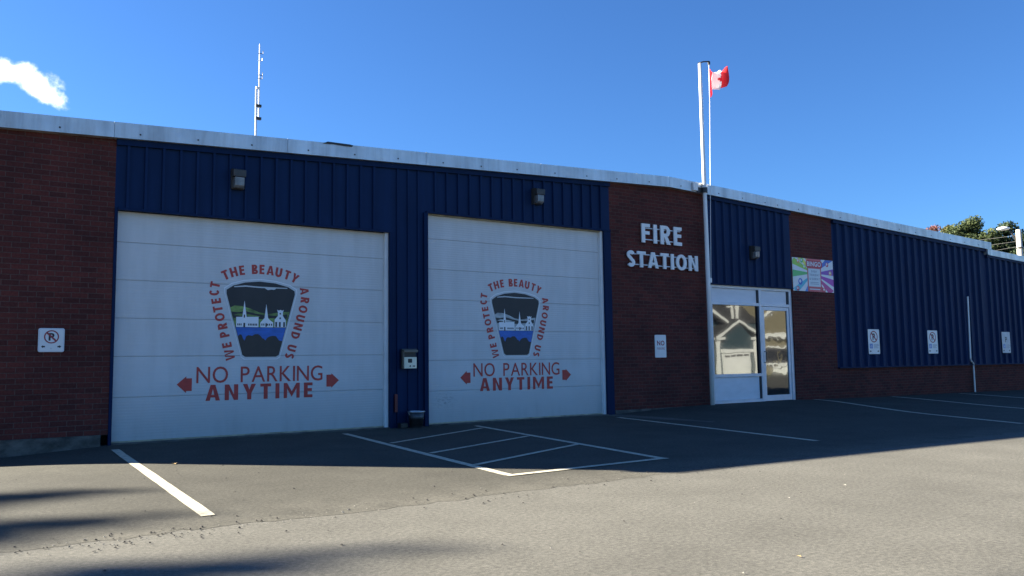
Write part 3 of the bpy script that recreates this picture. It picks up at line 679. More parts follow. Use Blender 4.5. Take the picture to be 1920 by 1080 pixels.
def no_p(mb, cx, cz, r, y, blk, red, sx=1):
    text_at(mb, 'P', cx, cz, 0, r*1.15, y, .04, blk)
    ring(mb, cx, cz, r*.82, r, y-.0006, red, sx=sx)
    c = .7071; w = r*.09; mb.flat([(cx-r*.85*c*sx-w, cz+r*.85*c-w), (cx-r*.85*c*sx+w, cz+r*.85*c+w), (cx+r*.85*c*sx+w, cz-r*.85*c+w), (cx+r*.85*c*sx-w, cz-r*.85*c-w)], y-.0012, red)
def rrect(x0, x1, z0, z1, r, n=4):
    P = []
    for cx, cz, a0 in ((x1-r, z1-r, 0), (x0+r, z1-r, 90), (x0+r, z0+r, 180), (x1-r, z0+r, 270)):
        for k in range(n+1):
            a = math.radians(a0+90*k/n); P.append((cx+r*math.cos(a), cz+r*math.sin(a)))
    return P
# framed no parking sign on the left pier
t = thing('no_parking_sign', 'small square no parking sign in grey metal frame on left brick wall', 'sign', (1.15, 0, 1.33))
MB().slab(rrect(.99, 1.31, 1.325, 1.655, .025), -.035, 0).build('sign_frame', M_alum, t, bevel=.004)
s = MB(); s.slab(rrect(1.008, 1.292, 1.343, 1.637, .018), -.039, -.034, 0)
no_p(s, 1.15, 1.535, .092, -.0397, 1, 2)
for sg in (-1, 1):
    q = 1.15+sg*.095
    s.flat([(q+sg*.028, 1.40), (q+sg*.004, 1.421), (q+sg*.004, 1.41), (q-sg*.02, 1.41), (q-sg*.02, 1.39), (q+sg*.004, 1.39), (q+sg*.004, 1.379)], -.0397, 1)
text_fit(s, 'R', 1.142, 1.158, 1.368, 1.384, -.0397, 0, m=3)
s.build('sign_face', [M_signwhite, M_black, M_maroon, M_textgrey], t, fix=False)
# NO PARKING sign on the middle pier
t = thing('no_parking_sign', 'narrow white sign with red NO PARKING lettering on the brick under the letters', 'sign', (12.7, 0, 1.17))
MB().slab(rrect(12.585, 12.915, 1.165, 1.655, .02), -.014, 0).build('sign_plate', M_signwhite, t)
s = MB(); text_fit(s, 'NO', 12.645, 12.865, 1.425, 1.53, -.0146, .03); text_fit(s, 'PARKING', 12.64, 12.865, 1.335, 1.385, -.0146, .02, m=1)
s.build('sign_lettering', [M_maroon, mat('faded_red_vinyl', (.45, .22, .22), .5)], t, fix=False)
def accessible(x0, faded, label):
    t = thing('accessible_parking_sign', label, 'sign', (x0, 0, 1.2), 'accessible parking signs along the ribbed siding')
    x1 = x0+.52; y = -.082
    p = MB(); p.slab(rrect(x0, x1, 1.20, 1.865, .025), y, y+.006)
    p.box(x0+.07, x0+.10, y+.006, y+.03, 1.25, 1.8); p.box(x1-.10, x1-.07, y+.006, y+.03, 1.25, 1.8)
    p.build('sign_plate', M_signgrey if faded else M_signwhite, t)
    s = MB(); cx = x0+.26; y -= .0006
    if faded: text_at(s, 'P', cx, 1.62, 0, .17, y, .02, 0)
    else: no_p(s, cx, 1.665, .155, y, 0, 1, sx=1.12)
    b0, b1 = x0+.06, x0+.19                                        # wheelchair symbol on a blue square
    s.flat([(b0, 1.35), (b1, 1.35), (b1, 1.48), (b0, 1.48)], y, 2)
    ring(s, (b0+b1)/2, 1.395, .022, .030, y-.0006, 3, 18, 1.2); disc(s, (b0+b1)/2-.012, 1.463, .010, y-.0006, 3)
    s.flat([((b0+b1)/2-.018, 1.45), ((b0+b1)/2-.002, 1.45), ((b0+b1)/2+.002, 1.415), ((b0+b1)/2+.03, 1.415), ((b0+b1)/2+.035, 1.405), ((b0+b1)/2-.014, 1.405)], y-.0008, 3)
    for z, w in ((1.455, .22), (1.425, .24), (1.395, .17), (1.365, .22)): s.flat([(x0+.24, z-.007), (x0+.24+w, z-.007), (x0+.24+w, z+.007), (x0+.24, z+.007)], y, 4)
    for sg in (-1, 1):
        q = cx+sg*.17
        s.flat([(q+sg*.05, 1.275), (q+sg*.01, 1.305), (q+sg*.01, 1.288), (q-sg*.03, 1.288), (q-sg*.03, 1.262), (q+sg*.01, 1.262), (q+sg*.01, 1.245)], y, 0)
    s.build('sign_face', [M_black, M_maroon, M_signblue, M_signwhite, M_textgrey], t, fix=False)
accessible(20.33, False, 'white no parking sign with wheelchair square, nearest the colourful banner')
accessible(23.25, False, 'white no parking sign with wheelchair square just left of the thin conduit')
accessible(27.55, True, 'faded grey parking sign without a circle, right of the thin conduit')

# bingo banner
t = thing('bingo_banner', 'rectangular bingo banner with rainbow sunburst on the narrow brick pier', 'banner', (18.2, 0, 2.8))
bx0, bx1, bz0, bz1 = 17.37, 19.03, 2.80, 3.64
MB().box(bx0, bx1, -.012, -.002, bz0, bz1).build('banner_sheet', M_signwhite, t)
s = MB(); cols = [(.10, .42, .12), (.28, .50, .06), (.62, .62, .10), (.62, .30, .08), (.08, .30, .62), (.05, .12, .42), (.22, .06, .36), (.36, .04, .34), (.48, .05, .22), (.50, .05, .08), (.06, .20, .50), (.08, .40, .50)]
angs = [182, 160, 143, 125, 52, 30, 4, -15, -33, -50, 238, 212]
bc = ((bx0+bx1)/2, (bz0+bz1)/2+.05)
def clip_ray(a):
    dx, dz = math.cos(a), math.sin(a); k = 9
    for d, lo, hi, c in ((dx, bx0, bx1, bc[0]), (dz, bz0, bz1, bc[1])):
        if abs(d) > 1e-6: k = min(k, ((hi if d > 0 else lo)-c)/d)
    return bc[0]+dx*k, bc[1]+dz*k
bm_ = []
for i, (c, a) in enumerate(zip(cols, angs)):
    bm_.append(mat('banner_colour', tuple(min(1, x*1.25) for x in c), .45))
    a = math.radians(a); h_ = math.radians(6.0)
    s.flat([bc, clip_ray(a-h_), clip_ray(a), clip_ray(a+h_)], -.0126, i)
rnd = random.Random(2)
for k, (x, z, c) in enumerate(((17.60, 3.56, 3), (17.74, 3.58, 0), (17.66, 3.04, 5), (17.84, 3.42, 1), (18.78, 3.52, 9), (18.90, 3.3, 3), (17.55, 2.86, 9), (18.62, 2.86, 9))):
    r_ = .06 if c != 5 else .085
    disc(s, x, z, r_, -.0131, c); disc(s, x-.01, z+.01, r_*.5, -.0136, 12)
s.build('sunburst', bm_+[M_signwhite], t, fix=False)
s = MB(); y = -.0142
s.flat(rrect(17.95, 18.52, 2.80, 3.64, .02), y, 0)
s.flat([(17.99, 2.93), (18.48, 2.93), (18.48, 3.39), (17.99, 3.39)], y-.0005, 1)
s.flat(rrect(17.90, 18.57, 3.41, 3.60, .06), y-.0005, 2)
text_fit(s, 'BINGO', 17.95, 18.52, 3.45, 3.57, y-.001, .03, m=1)
for z, a, b, w in ((3.29, 18.12, 18.36, 'EVERY'), (3.20, 18.03, 18.45, 'THURSDAY'), (3.10, 18.03, 18.45, '& SUNDAY')): text_fit(s, w, a, b, z, z+.055, y-.001, .02, m=3)
for z in (3.03, 2.99): s.flat([(18.06, z), (18.40, z), (18.40, z+.012), (18.06, z+.012)], y-.001, 3)
s.flat([(18.02, 2.85), (18.45, 2.85), (18.45, 2.875), (18.02, 2.875)], y-.001, 1)
s.build('title_panel', [mat('banner_red', (.62, .12, .13), .5), mat('banner_pale', (.66, .72, .74), .5), mat('banner_title_red', (.50, .05, .07), .5), mat('banner_ink', (.22, .26, .34), .5)], t, fix=False)

# conduit
mb = MB(); mb.tube([(25.58, -.10, 2.92), (25.52, -.10, 1.04), (25.55, -.10, .96), (25.74, -.06, .88), (25.76, -.05, .80), (25.76, -.05, gz(25.76, 0)-.02)], .026)
o = mb.build('conduit', M_steel, loc=(25.76, -.05, 0)); tag(o, 'thin grey conduit running down the navy siding with a kink at the brick', 'conduit')
# intercom
t = thing('intercom_box', 'intercom with cream speaker plate under a dark hood between garage doors', 'intercom', (6.62, -.05, 1.02))
b = MB(); b.box(6.50, 6.76, -.09, -.03, 1.02, 1.36); b.build('back_box', M_dark, t)
b = MB(); b.extr([(-.09, 1.36), (-.16, 1.335), (-.16, 1.30), (-.15, 1.30), (-.15, 1.325), (-.09, 1.345)], 6.49, 6.77); b.box(6.49, 6.502, -.16, -.09, 1.02, 1.33); b.build('hood', mat('hood_tan_metal', (.16, .14, .11), .5), t)
b = MB(); b.slab(rrect(6.515, 6.765, 1.02, 1.215, .008), -.115, -.09); sp = b.build('speaker_plate', M_cream, t)
b = MB()
b.slab(rrect(6.597, 6.677, 1.117, 1.187, .012), -.1175, -.115); b.build('speaker_grille', M_dark, sp)
b = MB(); b.slab([(6.64+.014*math.cos(k*.6283), 1.06+.014*math.sin(k*.6283)) for k in range(10)], -.119, -.115); b.build('call_button', M_dark, sp)
b = MB(); b.box(6.69, 6.735, -.117, -.115, 1.05, 1.068); b.build('card_slot', M_dark, sp)
# bits at the foot of the post
o = MB().slab(rrect(6.375, 6.425, .27, .58, .012), -.055, -.031).build('reflector_strip', mat('dull_red_plastic', (.13, .008, .010), .45, var=.2), loc=(6.40, -.04, .27)); tag(o, 'narrow dull red upright strip low on the navy post', 'reflector')
t = thing('metal_bucket', 'galvanised metal bucket with shiny rim at the foot of the navy post', 'bucket', (6.70, -.22, 0))
b = MB(); b.lathe((6.70, -.22, 0), [(0, .006), (.105, .006), (.108, .012), (.125, .16), (.128, .165), (.126, .175), (.142, .27), (.134, .27), (.115, .03), (0, .03)], 28); b.build('bucket_body', mat('dull_bucket_metal', (.07, .075, .08), .45, .6, var=.3, vscale=(9, 9, 9)), t, smooth=True)
b = MB(); b.lathe((6.70, -.22, 0), [(.142, .262), (.152, .268), (.152, .285), (.136, .288), (.134, .268), (.142, .262)], 28); b.build('rim', M_galv, t, smooth=True)
b = MB(); b.tube([(6.70+.15*math.cos(a), -.22-.03*math.sin(a)-.005, .272-.10*math.sin(a)) for a in [math.pi*k/12 for k in range(13)]], .004, 6); b.build('bail_handle', M_galv, t, smooth=True)
o = MB().box(6.42, 6.56, -.20, -.06, 0, .09).build('door_stop', M_dark, loc=(6.49, -.13, 0), bevel=.015); tag(o, 'low dark block on the asphalt beside the metal bucket', 'door stop')

# ------------------------------------------------------------------ flagpole and flag
px, py = 14.135, -.17; pz = gz(px, py)
t = thing('flagpole', 'tall white flagpole standing against the front wall beside the entrance', 'flagpole', (px, py, pz))
b = MB(); b.tube([(px, py, pz-.05), (px, py, 3), (px-.01, py, 5.05), (px-.02, py, 7.955)], [.050, .049, .045, .038], 16); b.build('pole', M_pole, t, smooth=True)
b = MB(); b.tube([(px-.06, py, 7.945), (px+.10, py, 8.01), (px+.30, py, 8.055)], .016); b.lathe((px+.29, py, 8.0), [(.0, -.02), (.03, -.02), (.03, .05), (0, .05)], 10); b.build('arm', M_dark, t)
b = MB(); b.tube([(px+.285, py, 8.0), (px+.27, py, 7.1), (px+.19, py, 5.2), (px+.075, py-.02, 2.92)], .0065, 6); b.build('halyard', M_white, t)
b = MB(); b.box(px+.045, px+.10, py-.03, py+.03, 2.84, 2.95); b.build('cleat', M_steel, t, bevel=.01)
b = MB(); b.box(px-.36, px-.22, -.17, -.123, 4.93, 5.11); b.build('bracket_plate', M_white, t, bevel=.006)
b = MB(); b.box(px-.22, px+.07, -.145, -.124, 4.90, 5.02); b.lathe((px-.01, py, 4.90), [(.05, 0), (.066, 0), (.066, .12), (.05, .12)], 14); b.build('clamp', M_dark, t)

fx, fy = px+.285, py
NU, NV = 90, 44
LEAF = [(0, 1), (.15, .73), (.31, .81), (.23, .37), (.43, .58), (.50, .47), (.75, .53), (.68, .27), (.78, .2), (.43, -.1), (.49, -.24), (.04, -.17), (.05, -.6)]
LEAF = LEAF+[(-x, y) for x, y in LEAF[::-1]]
def inpoly(x, y, P):
    r = False
    for (a, b), (c, d) in zip(P, P[1:]+P[:1]):
        if (b > y) != (d > y) and x < (c-a)*(y-b)/(d-b)+a: r = not r
    return r
mb = MB(); vs = []; fs = []; ms = []
for j in range(NV+1):
    for i in range(NU+1):
        u, v = i/NU, j/NV
        k = u**.85
        x = fx+.012+.55*k-.13*k*v+.075*math.sin(11*u+3.5*v)*u
        yy = fy-.02*u+.09*math.sin(11.5*u-1.4*v)*min(1, u*4)+.05*math.sin(23*u+2*v)*u
        hgt = .70-.25*min(1, u/.22)**1.3
        z = 7.885+.10*max(0, u-.45)**1.2-.05*math.sin(5.5*u)-v*hgt+.05*v*math.sin(7*u)+.028*math.sin(14*u+4*v)*u
        vs.append((x, yy, z))
for j in range(NV):
    for i in range(NU):
        u, v = (i+.5)/NU, (j+.5)/NV
        red = u < .20 or u > .86 or inpoly((u-.48)*2/.28, (.5-v)/.28+.18, LEAF)
        n_ = NU+1; fs.append((j*n_+i, j*n_+i+1, (j+1)*n_+i+1, (j+1)*n_+i)); ms.append(1 if red else 0)
mb.v = vs; mb.f = fs; mb.m = ms
def cloth(name, c):
    m = mat(name, c, .7, spec=.2); g = NT(m); tr = g.new('ShaderNodeBsdfTranslucent'); tr.inputs[0].default_value = (*c, 1)
    mx = g.new('ShaderNodeMixShader'); mx.inputs[0].default_value = .45; g.link(g.b.outputs[0], mx.inputs[1]); g.link(tr.outputs[0], mx.inputs[2]); g.link(mx.outputs[0], g.n['Material Output'].inputs['Surface']); return m
o = mb.build('flag', [cloth('flag_white', (.82, .82, .82)), cloth('flag_red', (.66, .03, .04))], loc=(fx, fy, 7.885), smooth=True, fix=False)
tag(o, 'red and white maple leaf flag flapping from the top of the flagpole', 'flag')

# ------------------------------------------------------------------ on and behind the roof
o = MB().slab([(5.02, 4.79), (5.10, 4.83), (5.28, 4.832), (5.50, 4.835), (5.56, 4.825), (5.54, 4.800), (5.40, 4.795), (5.22, 4.80), (5.10, 4.79)], -.135, -.02).build('roofing_flap', M_black, loc=(5.28, -.08, 4.8)); tag(o, 'torn black roofing flap hanging over the roof flashing', 'roofing')
o = MB().lathe((5.23, 2.0, 4.80), [(.028, 0), (.028, .36), (.02, .40), (0, .42)], 10).build('vent_pipe', M_white, loc=(5.23, 2, 4.8)); tag(o, 'short white pipe poking above the roof edge near the mast', 'pipe')
mb = MB(); mb.tube([(6.1, 3.0, 4.85), (6.1, 3.0, 5.33)], .012, 6); mb.tube([(6.04, 3.0, 5.30), (6.10, 3.0, 5.36), (6.16, 3.0, 5.30)], .012, 6); o = mb.build('roof_aerial', M_white, loc=(6.1, 3, 4.85)); tag(o, 'tiny pale aerial on the roof right of the short pipe', 'aerial')
mx_, my_ = 9.80, 19.5
t = thing('antenna_mast', 'tall thin radio antenna mast rising behind the roof on the left', 'antenna mast', (mx_, my_, 0))
b = MB(); b.tube([(mx_, my_, 0), (mx_, my_, 12.25)], .04, 10); b.build('mast_pole', M_steel, t)
ax = mx_+.11
b = MB(); b.tube([(ax, my_, 11.0), (ax, my_, 12.8), (ax, my_, 14.15)], [.032, .028, .02], 8); b.build('whip_antenna', M_white, t)
for z in (11.05, 11.57): 
    b = MB(); b.box(mx_-.03, ax+.09, my_-.06, my_+.06, z-.05, z+.05); b.build('mounting_clamp', M_dark, t)
for z, dx in ((12.85, .07), (13.1, -.06), (13.45, .05), (13.75, .08), (12.70, .06)):
    b = MB(); b.tube([(ax-.06, my_, z), (ax+dx+.05, my_-.03, z), (ax+dx+.05, my_-.03, z+.12)], .016, 6); b.build('dipole_element', M_dark if dx > .055 else M_steel, t)
b = MB(); b.lathe((ax-.08, my_, 12.25), [(0, 0), (.06, .02), (.06, .1), (0, .12)], 10); b.build('camera_dome', M_white, t)

def leaf_cloud(mb, clumps, n, size, rg, up=.3):
    """clumps: (centre, radii) – leaf faces scattered through their volume"""
    tot = sum(c[1][0]*c[1][1]*c[1][2] for c in clumps)
    for c, r in clumps:
        k = max(6, int(n*r[0]*r[1]*r[2]/tot))
        for _ in range(k):
            d = Vector((rg.gauss(0, 1), rg.gauss(0, 1), rg.gauss(0, 1))).normalized()*(rg.random()**.42)
            p = Vector(c)+Vector((d.x*r[0], d.y*r[1], d.z*r[2]))
            nrm = (d+Vector((rg.gauss(0, .6), rg.gauss(0, .6), rg.gauss(0, .6)+up))).normalized()
            a = nrm.orthogonal().normalized(); a = Matrix.Rotation(rg.uniform(0, 6.28), 3, nrm) @ a; b = nrm.cross(a)
            s = size*rg.uniform(.55, 1.25); w = s*rg.uniform(.4, .7)
            mb.add([p-a*s, p-b*w, p+a*s*.9, p+b*w], [(0, 1, 2, 3)])
def tree(name, label, cat, base, H, crownR, m, seed, n=5500, size=.22, trunk_r=.22, crown0=.25, shape='round', group=None, nclump=46):
    rg = random.Random(seed); x0, y0, z0 = base
    t = thing(name, label, cat, base, group)
    tr = MB(); top = Vector((x0+rg.uniform(-.2, .2), y0, z0+H*.9))
    P = [Vector((x0, y0, z0-.2)), Vector((x0+.05, y0, z0+H*.3)), Vector((x0-.05, y0+.05, z0+H*.6)), top]
    tr.tube(P, [trunk_r, trunk_r*.75, trunk_r*.45, trunk_r*.08], 9)
    cl = []
    for k in range(nclump):
        f = rg.random(); z = z0+H*(crown0+(1-crown0)*f*.96)
        if shape == 'cone': rad = crownR*(1-f)**.75+.15
        else: rad = crownR*max(.15, math.sin(math.pi*min(1, .12+.86*f))**.7)
        a = rg.uniform(0, 6.28); q = rad*math.sqrt(rg.random())*.85
        c = (x0+q*math.cos(a), y0+q*math.sin(a), z); s = crownR*rg.uniform(.20, .38)*(.6+.4*(1-f))
        cl.append((c, (s, s, s*(.55 if shape == 'cone' else .75))))
        if k % 3 == 0: tr.tube([(x0, y0, z-.18*H*(.5+.5*rg.random())), ((x0+c[0])/2, (y0+c[1])/2, z-.3), c], [trunk_r*.3, trunk_r*.18, .02], 5)
    tr.build('trunk', M_bark, t)
    cr = MB(); leaf_cloud(cr, cl, n, size, rg); cr.build('crown', m, t, fix=False)
    return t
GT = 'trees beyond the far end of the station'
tree('leafy_tree', 'tall round green tree behind the right end of the roof', 'tree', (71.6, 22.6, 0), 13.0, 4.2, M_leaf, 11, n=70000, size=.115, group=GT, nclump=110)
tree('leafy_tree', 'lower dark green tree between the tall tree and the utility pole', 'tree', (73.0, 20.2, 0), 12.3, 3.6, M_conifer, 12, n=60000, size=.11, group=GT, nclump=100)
tree('leafy_tree', 'green tree seen low behind the utility pole', 'tree', (76.0, 17.0, 0), 11.4, 3.2, M_leaf, 15, n=25000, size=.12, group=GT)
tree('autumn_tree', 'reddish autumn treetop just showing over the roof line', 'tree', (83.6, 32.3, 0), 15.0, 4.2, M_redleaf, 13, n=30000, size=.12, group=GT)
tree('autumn_tree', 'small orange brown treetop between the red tree and the tall green tree', 'tree', (79.4, 28.6, 0), 14.1, 2.0, leafmat('ochre_foliage', [(.16, .10, .035), (.13, .12, .04), (.09, .10, .035)]), 14, n=14000, size=.12, group=GT)
M_wire = mat('wire_sheath', (.09, .09, .085), .6)
# utility pole with street light
t = thing('utility_pole', 'pale utility pole with curved street light arm at the far right', 'utility pole', (41.1, 5.25, 0))
b = MB(); b.tube([(41.1, 5.25, -.2), (41.1, 5.25, 3), (41.1, 5.25, 6.98)], [.18, .155, .115], 14); b.build('pole', M_polewood, t, smooth=True)
b = MB(); b.tube([(41.1, 5.3, 6.25), (41.04, 5.42, 6.62), (40.98, 5.56, 6.95), (40.92, 5.66, 7.06), (40.86, 5.80, 7.09)], .032, 8); b.build('lamp_arm', M_dark, t)
b = MB()
for k, (s_, rx, rz) in enumerate(((0, .06, .04), (.15, .12, .075), (.35, .15, .085), (.52, .10, .05), (.58, .03, .02))): pass
hd_ = Vector((-.42, .9, 0)).normalized(); sdv = Vector((hd_.y, -hd_.x, 0)); base = Vector((40.95, 5.55, 7.09))
rings = []
for s_, rx, rz in ((0, .05, .04), (.12, .13, .08), (.30, .17, .10), (.46, .13, .07), (.54, .03, .02)):
    for k in range(12):
        a = 2*math.pi*k/12; rings.append(base+hd_*s_+sdv*(rx*math.cos(a))+Vector((0, 0, rz*math.sin(a))))
b.add(rings, [(i*12+k, i*12+(k+1) % 12, (i+1)*12+(k+1) % 12, (i+1)*12+k) for i in range(4) for k in range(12)]+[tuple(range(12)), tuple(range(48, 60))])
b.build('lamp_head', M_white, t, smooth=True)
b = MB(); b.lathe((41.1, 5.25, 6.1), [(.15, 0), (.165, 0), (.165, .05), (.15, .05)], 14); b.build('strap', M_dark, t)
for k, (z, z1, lab) in enumerate(((6.73, 10.6, 'topmost thin wire from the utility pole past the treetops'), (6.45, 9.95, 'middle thin wire from the utility pole past the treetops'), (6.2, 9.1, 'lowest thin wire from the utility pole past the treetops'))):
    mb = MB(); A = Vector((41.1, 5.25, z)); B = Vector((63.0, 27.65, z1)); C_ = Vector((62, -8, z-.2))
    for P, Q in ((A, B), (A, C_)):
        mb.tube([P.lerp(Q, s_/12)-Vector((0, 0, .5*4*(s_/12)*(1-s_/12)*.5)) for s_ in range(13)], .0065, 5)
    tag(mb.build('overhead_wire', M_wire, loc=tuple(A)), lab, 'wire', 'overhead wires on the utility pole')

# ------------------------------------------------------------------ big spruce left of the lot: its boughs throw the soft shadows
a2 = AZ.normalized(); uv = Vector((.728, .6856)); TE = math.tan(ELEV); CD = 30
def tree_point(gx, gy):
    d = CD-(gx*a2.x+gy*a2.y); return Vector((gx+a2.x*d, gy+a2.y*d, d*TE))
TU = -10.5; tb_ = uv*TU+a2*CD
t = thing('spruce_tree', 'tall spruce left of the lot whose boughs shade the foreground asphalt', 'tree', (tb_.x, tb_.y, 0))
rg = random.Random(21); tr = MB()
tr.tube([(tb_.x, tb_.y, -.2), (tb_.x, tb_.y, 12), (tb_.x, tb_.y, 24)], [.45, .3, .04], 10)
cl = []
def bough(gs, ge, r_s, r_e):
    A, B = tree_point(*gs), tree_point(*ge); n_ = 26
    for k in range(n_+1):
        f = k/n_; c = A.lerp(B, f); r = r_s+(r_e-r_s)*f
        cl.append((tuple(c+Vector((rg.gauss(0, .06), rg.gauss(0, .06), rg.gauss(0, .04)))), (r*1.2, r*1.2, r)))
    tr.tube([(tb_.x, tb_.y, A.z-2.2), tuple(A), tuple(A.lerp(B, .9))], [.09, .05, .015], 6)
bough((-2.2, -4.50), (1.25, -4.80), .72, .09)
bough((-2.2, -6.05), (1.40, -6.53), .66, .08)
bough((-.8, -8.05), (2.35, -8.50), .38, .10)
bough((2.9, -11.35), (5.6, -11.65), .20, .12)
for k in range(150):
    f = rg.random(); z = 3+20.5*f; rad = 4.2*(1-f)**.8+.2; a_ = rg.uniform(0, 6.28); q = rad*math.sqrt(rg.random())
    cl.append(((tb_.x+q*math.cos(a_), tb_.y+q*math.sin(a_), z), (.9, .9, .4)))
tr.build('trunk', M_bark, t)
cr = MB(); leaf_cloud(cr, cl[:108], 15000, .13, rg); leaf_cloud(cr, cl[108:], 8000, .3, rg); cr.build('crown', M_conifer, t, fix=False)

# ------------------------------------------------------------------ across the street, seen mirrored in the entrance glass
tag(sheet([18, 30, 40, 43, 50, 60, 90], [-60, -45, -30, -27.5, -25.5], .006).build('lawn', M_grass), kind='structure')
M_teal = mat('teal_clapboard', (.038, .065, .078), .7, var=.12, vscale=(1, 1, 9)); M_tan = mat('tan_clapboard', (.20, .175, .115), .7, var=.12, vscale=(1, 1, 9)); M_shingle = mat('dark_shingle', (.032, .032, .034), .9, var=.3, vscale=(5, 5, 5))
t = thing('garage_house', 'teal house with white trimmed gables and white garage door, mirrored in the window', 'house', (45, -30, 0))
Yh = -27.0
b = MB(); b.box(40.5, 50.95, -38, -28.2, -.1, 3.9); b.slab([(45.0, -.1), (48.5, -.1), (48.5, 2.78), (46.95, 3.92), (45.0, 2.78)], -28.3, Yh); b.slab([(40.6, -.1), (44.9, -.1), (45.0, 3.95), (43.9, 4.95), (42.2, 5.9), (40.6, 4.9)], -30, -27.6); b.build('wall', M_teal, t)
b = MB()
def rake(mb, p, q, y0, y1, th=.16): mb.slab([p, q, (q[0], q[1]-th), (p[0], p[1]-th)], y0, y1)
b.slab([(44.45, 2.86), (46.95, 4.12), (46.95, 4.02), (44.45, 2.76)], -30.5, -26.75); b.slab([(49.4, 2.90), (46.95, 4.12), (46.95, 4.02), (49.4, 2.80)], -30.5, -26.75)
b.slab([(42.2, 6.15), (46.3, 4.0), (46.3, 3.9), (42.2, 6.05)], -31, -27.35); b.slab([(42.2, 6.15), (40.1, 5.0), (40.1, 4.9), (42.2, 6.05)], -31, -27.35)
b.add([(40, -28.1, 3.9), (50.97, -28.1, 3.9), (50.97, -34, 8.2), (40, -34, 8.2)], [(0, 1, 2, 3)]); b.add([(40, -39, 3.9), (50.97, -39, 3.9), (50.97, -34, 8.2), (40, -34, 8.2)], [(0, 1, 2, 3)])
b.build('roof', M_shingle, t)
b = MB(); rake(b, (44.45, 2.80), (46.95, 4.03), -26.85, -26.7, .2); rake(b, (46.95, 4.03), (49.4, 2.82), -26.85, -26.7, .2); rake(b, (42.2, 6.08), (46.3, 3.93), -27.5, -27.3, .24)
b.box(44.45, 45.35, -26.95, -26.72, 2.58, 2.76); b.box(48.3, 49.4, -26.95, -26.72, 2.58, 2.78); b.box(45.2, 48.35, -26.98, -26.8, 1.66, 1.90)
b.box(44.6, 44.9, -26.98, -26.8, 0, 2.6); b.box(48.55, 48.80, -26.98, -26.8, 0, 2.6); b.box(49.1, 49.3, -26.98, -26.8, 0, 2.6)
b.box(47.75, 47.87, -28.2, -28.06, 4.2, 5.6); b.box(48.2, 48.42, -28.2, -28.06, 4.2, 5.6); b.box(47.2, 47.75, -28.2, -28.08, 5.0, 5.1); b.build('gable_trim', M_white, t)
b = MB(); b.box(45.28, 47.95, -26.99, -26.86, 0, 1.62)
for k in range(4): b.box(45.42+k*.62, 45.92+k*.62, -26.87, -26.84, 1.36, 1.50, 1)
b.build('garage_door', [M_white, M_dark], t)
t = thing('tan_house', 'tan clapboard house with white porch trim, mirrored in the entrance door', 'house', (55, -33, 0))
b = MB(); b.box(51.0, 60, -38, -28, -.1, 6.2); b.build('wall', M_tan, t)
b = MB(); b.box(50.98, 60.2, -28.02, -27.7, 2.75, 3.05); b.box(50.98, 60.2, -28.02, -27.8, 1.95, 2.12); b.box(50.98, 60.2, -28.02, -27.7, .72, .90); b.slab([(51.0, 4.45), (52.6, 5.4), (52.6, 5.15), (51.0, 4.2)], -28.02, -27.8); b.build('porch_trim', M_white, t)
b = MB(); b.box(50.9, 52.4, -28.03, -27.95, .92, 1.93); b.box(52.6, 54.2, -28.03, -27.95, .92, 1.93); b.build('window', M_nearblack, t)
b = MB()
for k in range(14): b.box(51.2+k*.16, 51.3+k*.16, -27.6, -27.5, 0, .62)
b.box(51.1, 53.5, -27.62, -27.48, .5, .6); b.build('porch_railing', M_white, t)
b = MB(); b.add([(50.6, -27.6, 6.1), (60.4, -27.6, 6.1), (60.4, -33, 9), (50.6, -33, 9)], [(0, 1, 2, 3)]); b.add([(50.6, -38.4, 6.1), (60.4, -38.4, 6.1), (60.4, -33, 9), (50.6, -33, 9)], [(0, 1, 2, 3)]); b.build('roof', M_shingle, t)

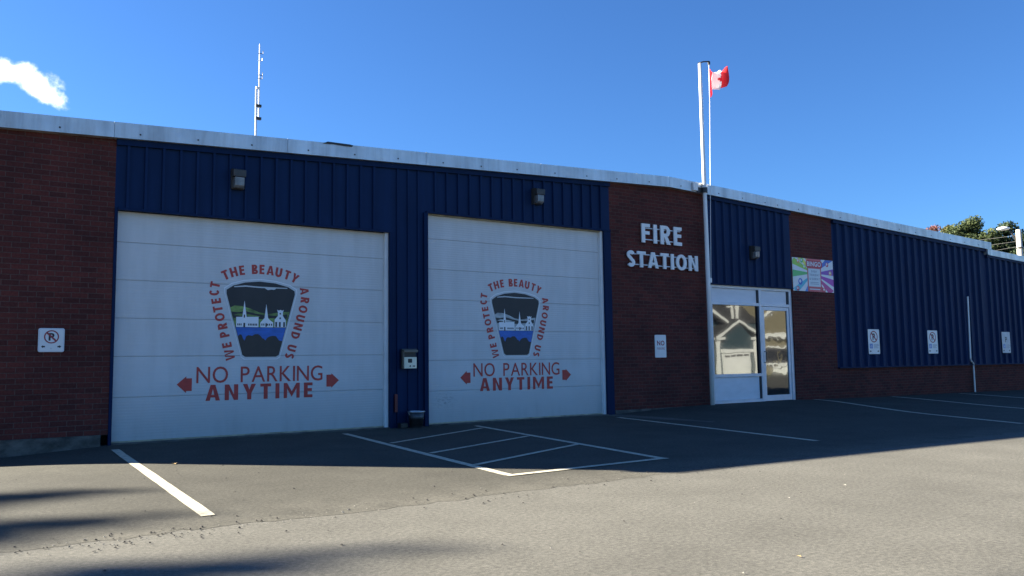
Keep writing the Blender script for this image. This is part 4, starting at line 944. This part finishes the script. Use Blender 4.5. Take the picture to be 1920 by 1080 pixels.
# ------------------------------------------------------------------ grit and leaf crumbs on the asphalt
def crumbs(name, m, spots, s0, s1, rg):
    mb = MB()
    for x, y in spots:
        s_ = rg.uniform(s0, s1); z = gz(x, y)+.006; k = rg.randint(4, 6); a0 = rg.uniform(0, 6)
        base = [(x+s_*rg.uniform(.7, 1.3)*math.cos(a0+6.283*i/k), y+s_*rg.uniform(.7, 1.3)*math.sin(a0+6.283*i/k), z) for i in range(k)]
        mb.add(base+[(x, y, z+s_*rg.uniform(.4, .9))], [(i, (i+1) % k, k) for i in range(k)])
    return tag(mb.build(name, m, fix=False), kind='stuff')
rg = random.Random(4)
dark = [(rg.uniform(.3, 7), -7.25+rg.gauss(0, .16)) for _ in range(110)]+[(rg.uniform(.2, 6), rg.uniform(-9.8, -3.2)) for _ in range(60)]+[(1.1+rg.gauss(0, .25), -7.3+rg.gauss(0, .12)) for _ in range(50)]
crumbs('dark_grit', mat('dark_grit', (.035, .03, .026), .9), dark, .004, .012, rg)
light = [(rg.uniform(.5, 10), rg.uniform(-10.5, -5)) for _ in range(25)]+[(.5+2.2*rg.random(), -7.25+rg.gauss(0, .10)) for _ in range(45)]
crumbs('pale_grit', mat('pale_grit', (.26, .24, .20), .9), light, .004, .008, rg)
def dead_leaf(x, y, s_, m, label):
    z = gz(x, y)+.008; P = [(0, -1), (.35, -.5), (.75, -.1), (.45, .3), (0, 1), (-.4, .35), (-.7, -.05), (-.35, -.5)]
    mb = MB(); mb.add([(x+a*s_, y+b*s_, z+s_*.35*abs(a)) for a, b in P]+[(x, y, z+.002)], [(i, (i+1) % 8, 8) for i in range(8)])
    tag(mb.build('fallen_leaf', m, loc=(x, y, z), fix=False), label, 'leaf', 'fallen leaves on the asphalt')
M_dl = mat('dry_leaf', (.45, .30, .12), .7); M_dp = mat('pale_leaf', (.6, .55, .45), .7)
dead_leaf(3.88, -10.12, .017, M_dl, 'tan fallen leaf on sunlit asphalt at the lower right')
dead_leaf(6.35, -8.73, .018, M_dp, 'pale fallen leaf on sunlit asphalt farthest to the right')
dead_leaf(5.45, -8.85, .013, M_dp, 'tiny pale fallen leaf left of the farthest one')
dead_leaf(2.14, -3.10, .05, M_dl, 'fallen leaf at the shadow edge before the left garage door')
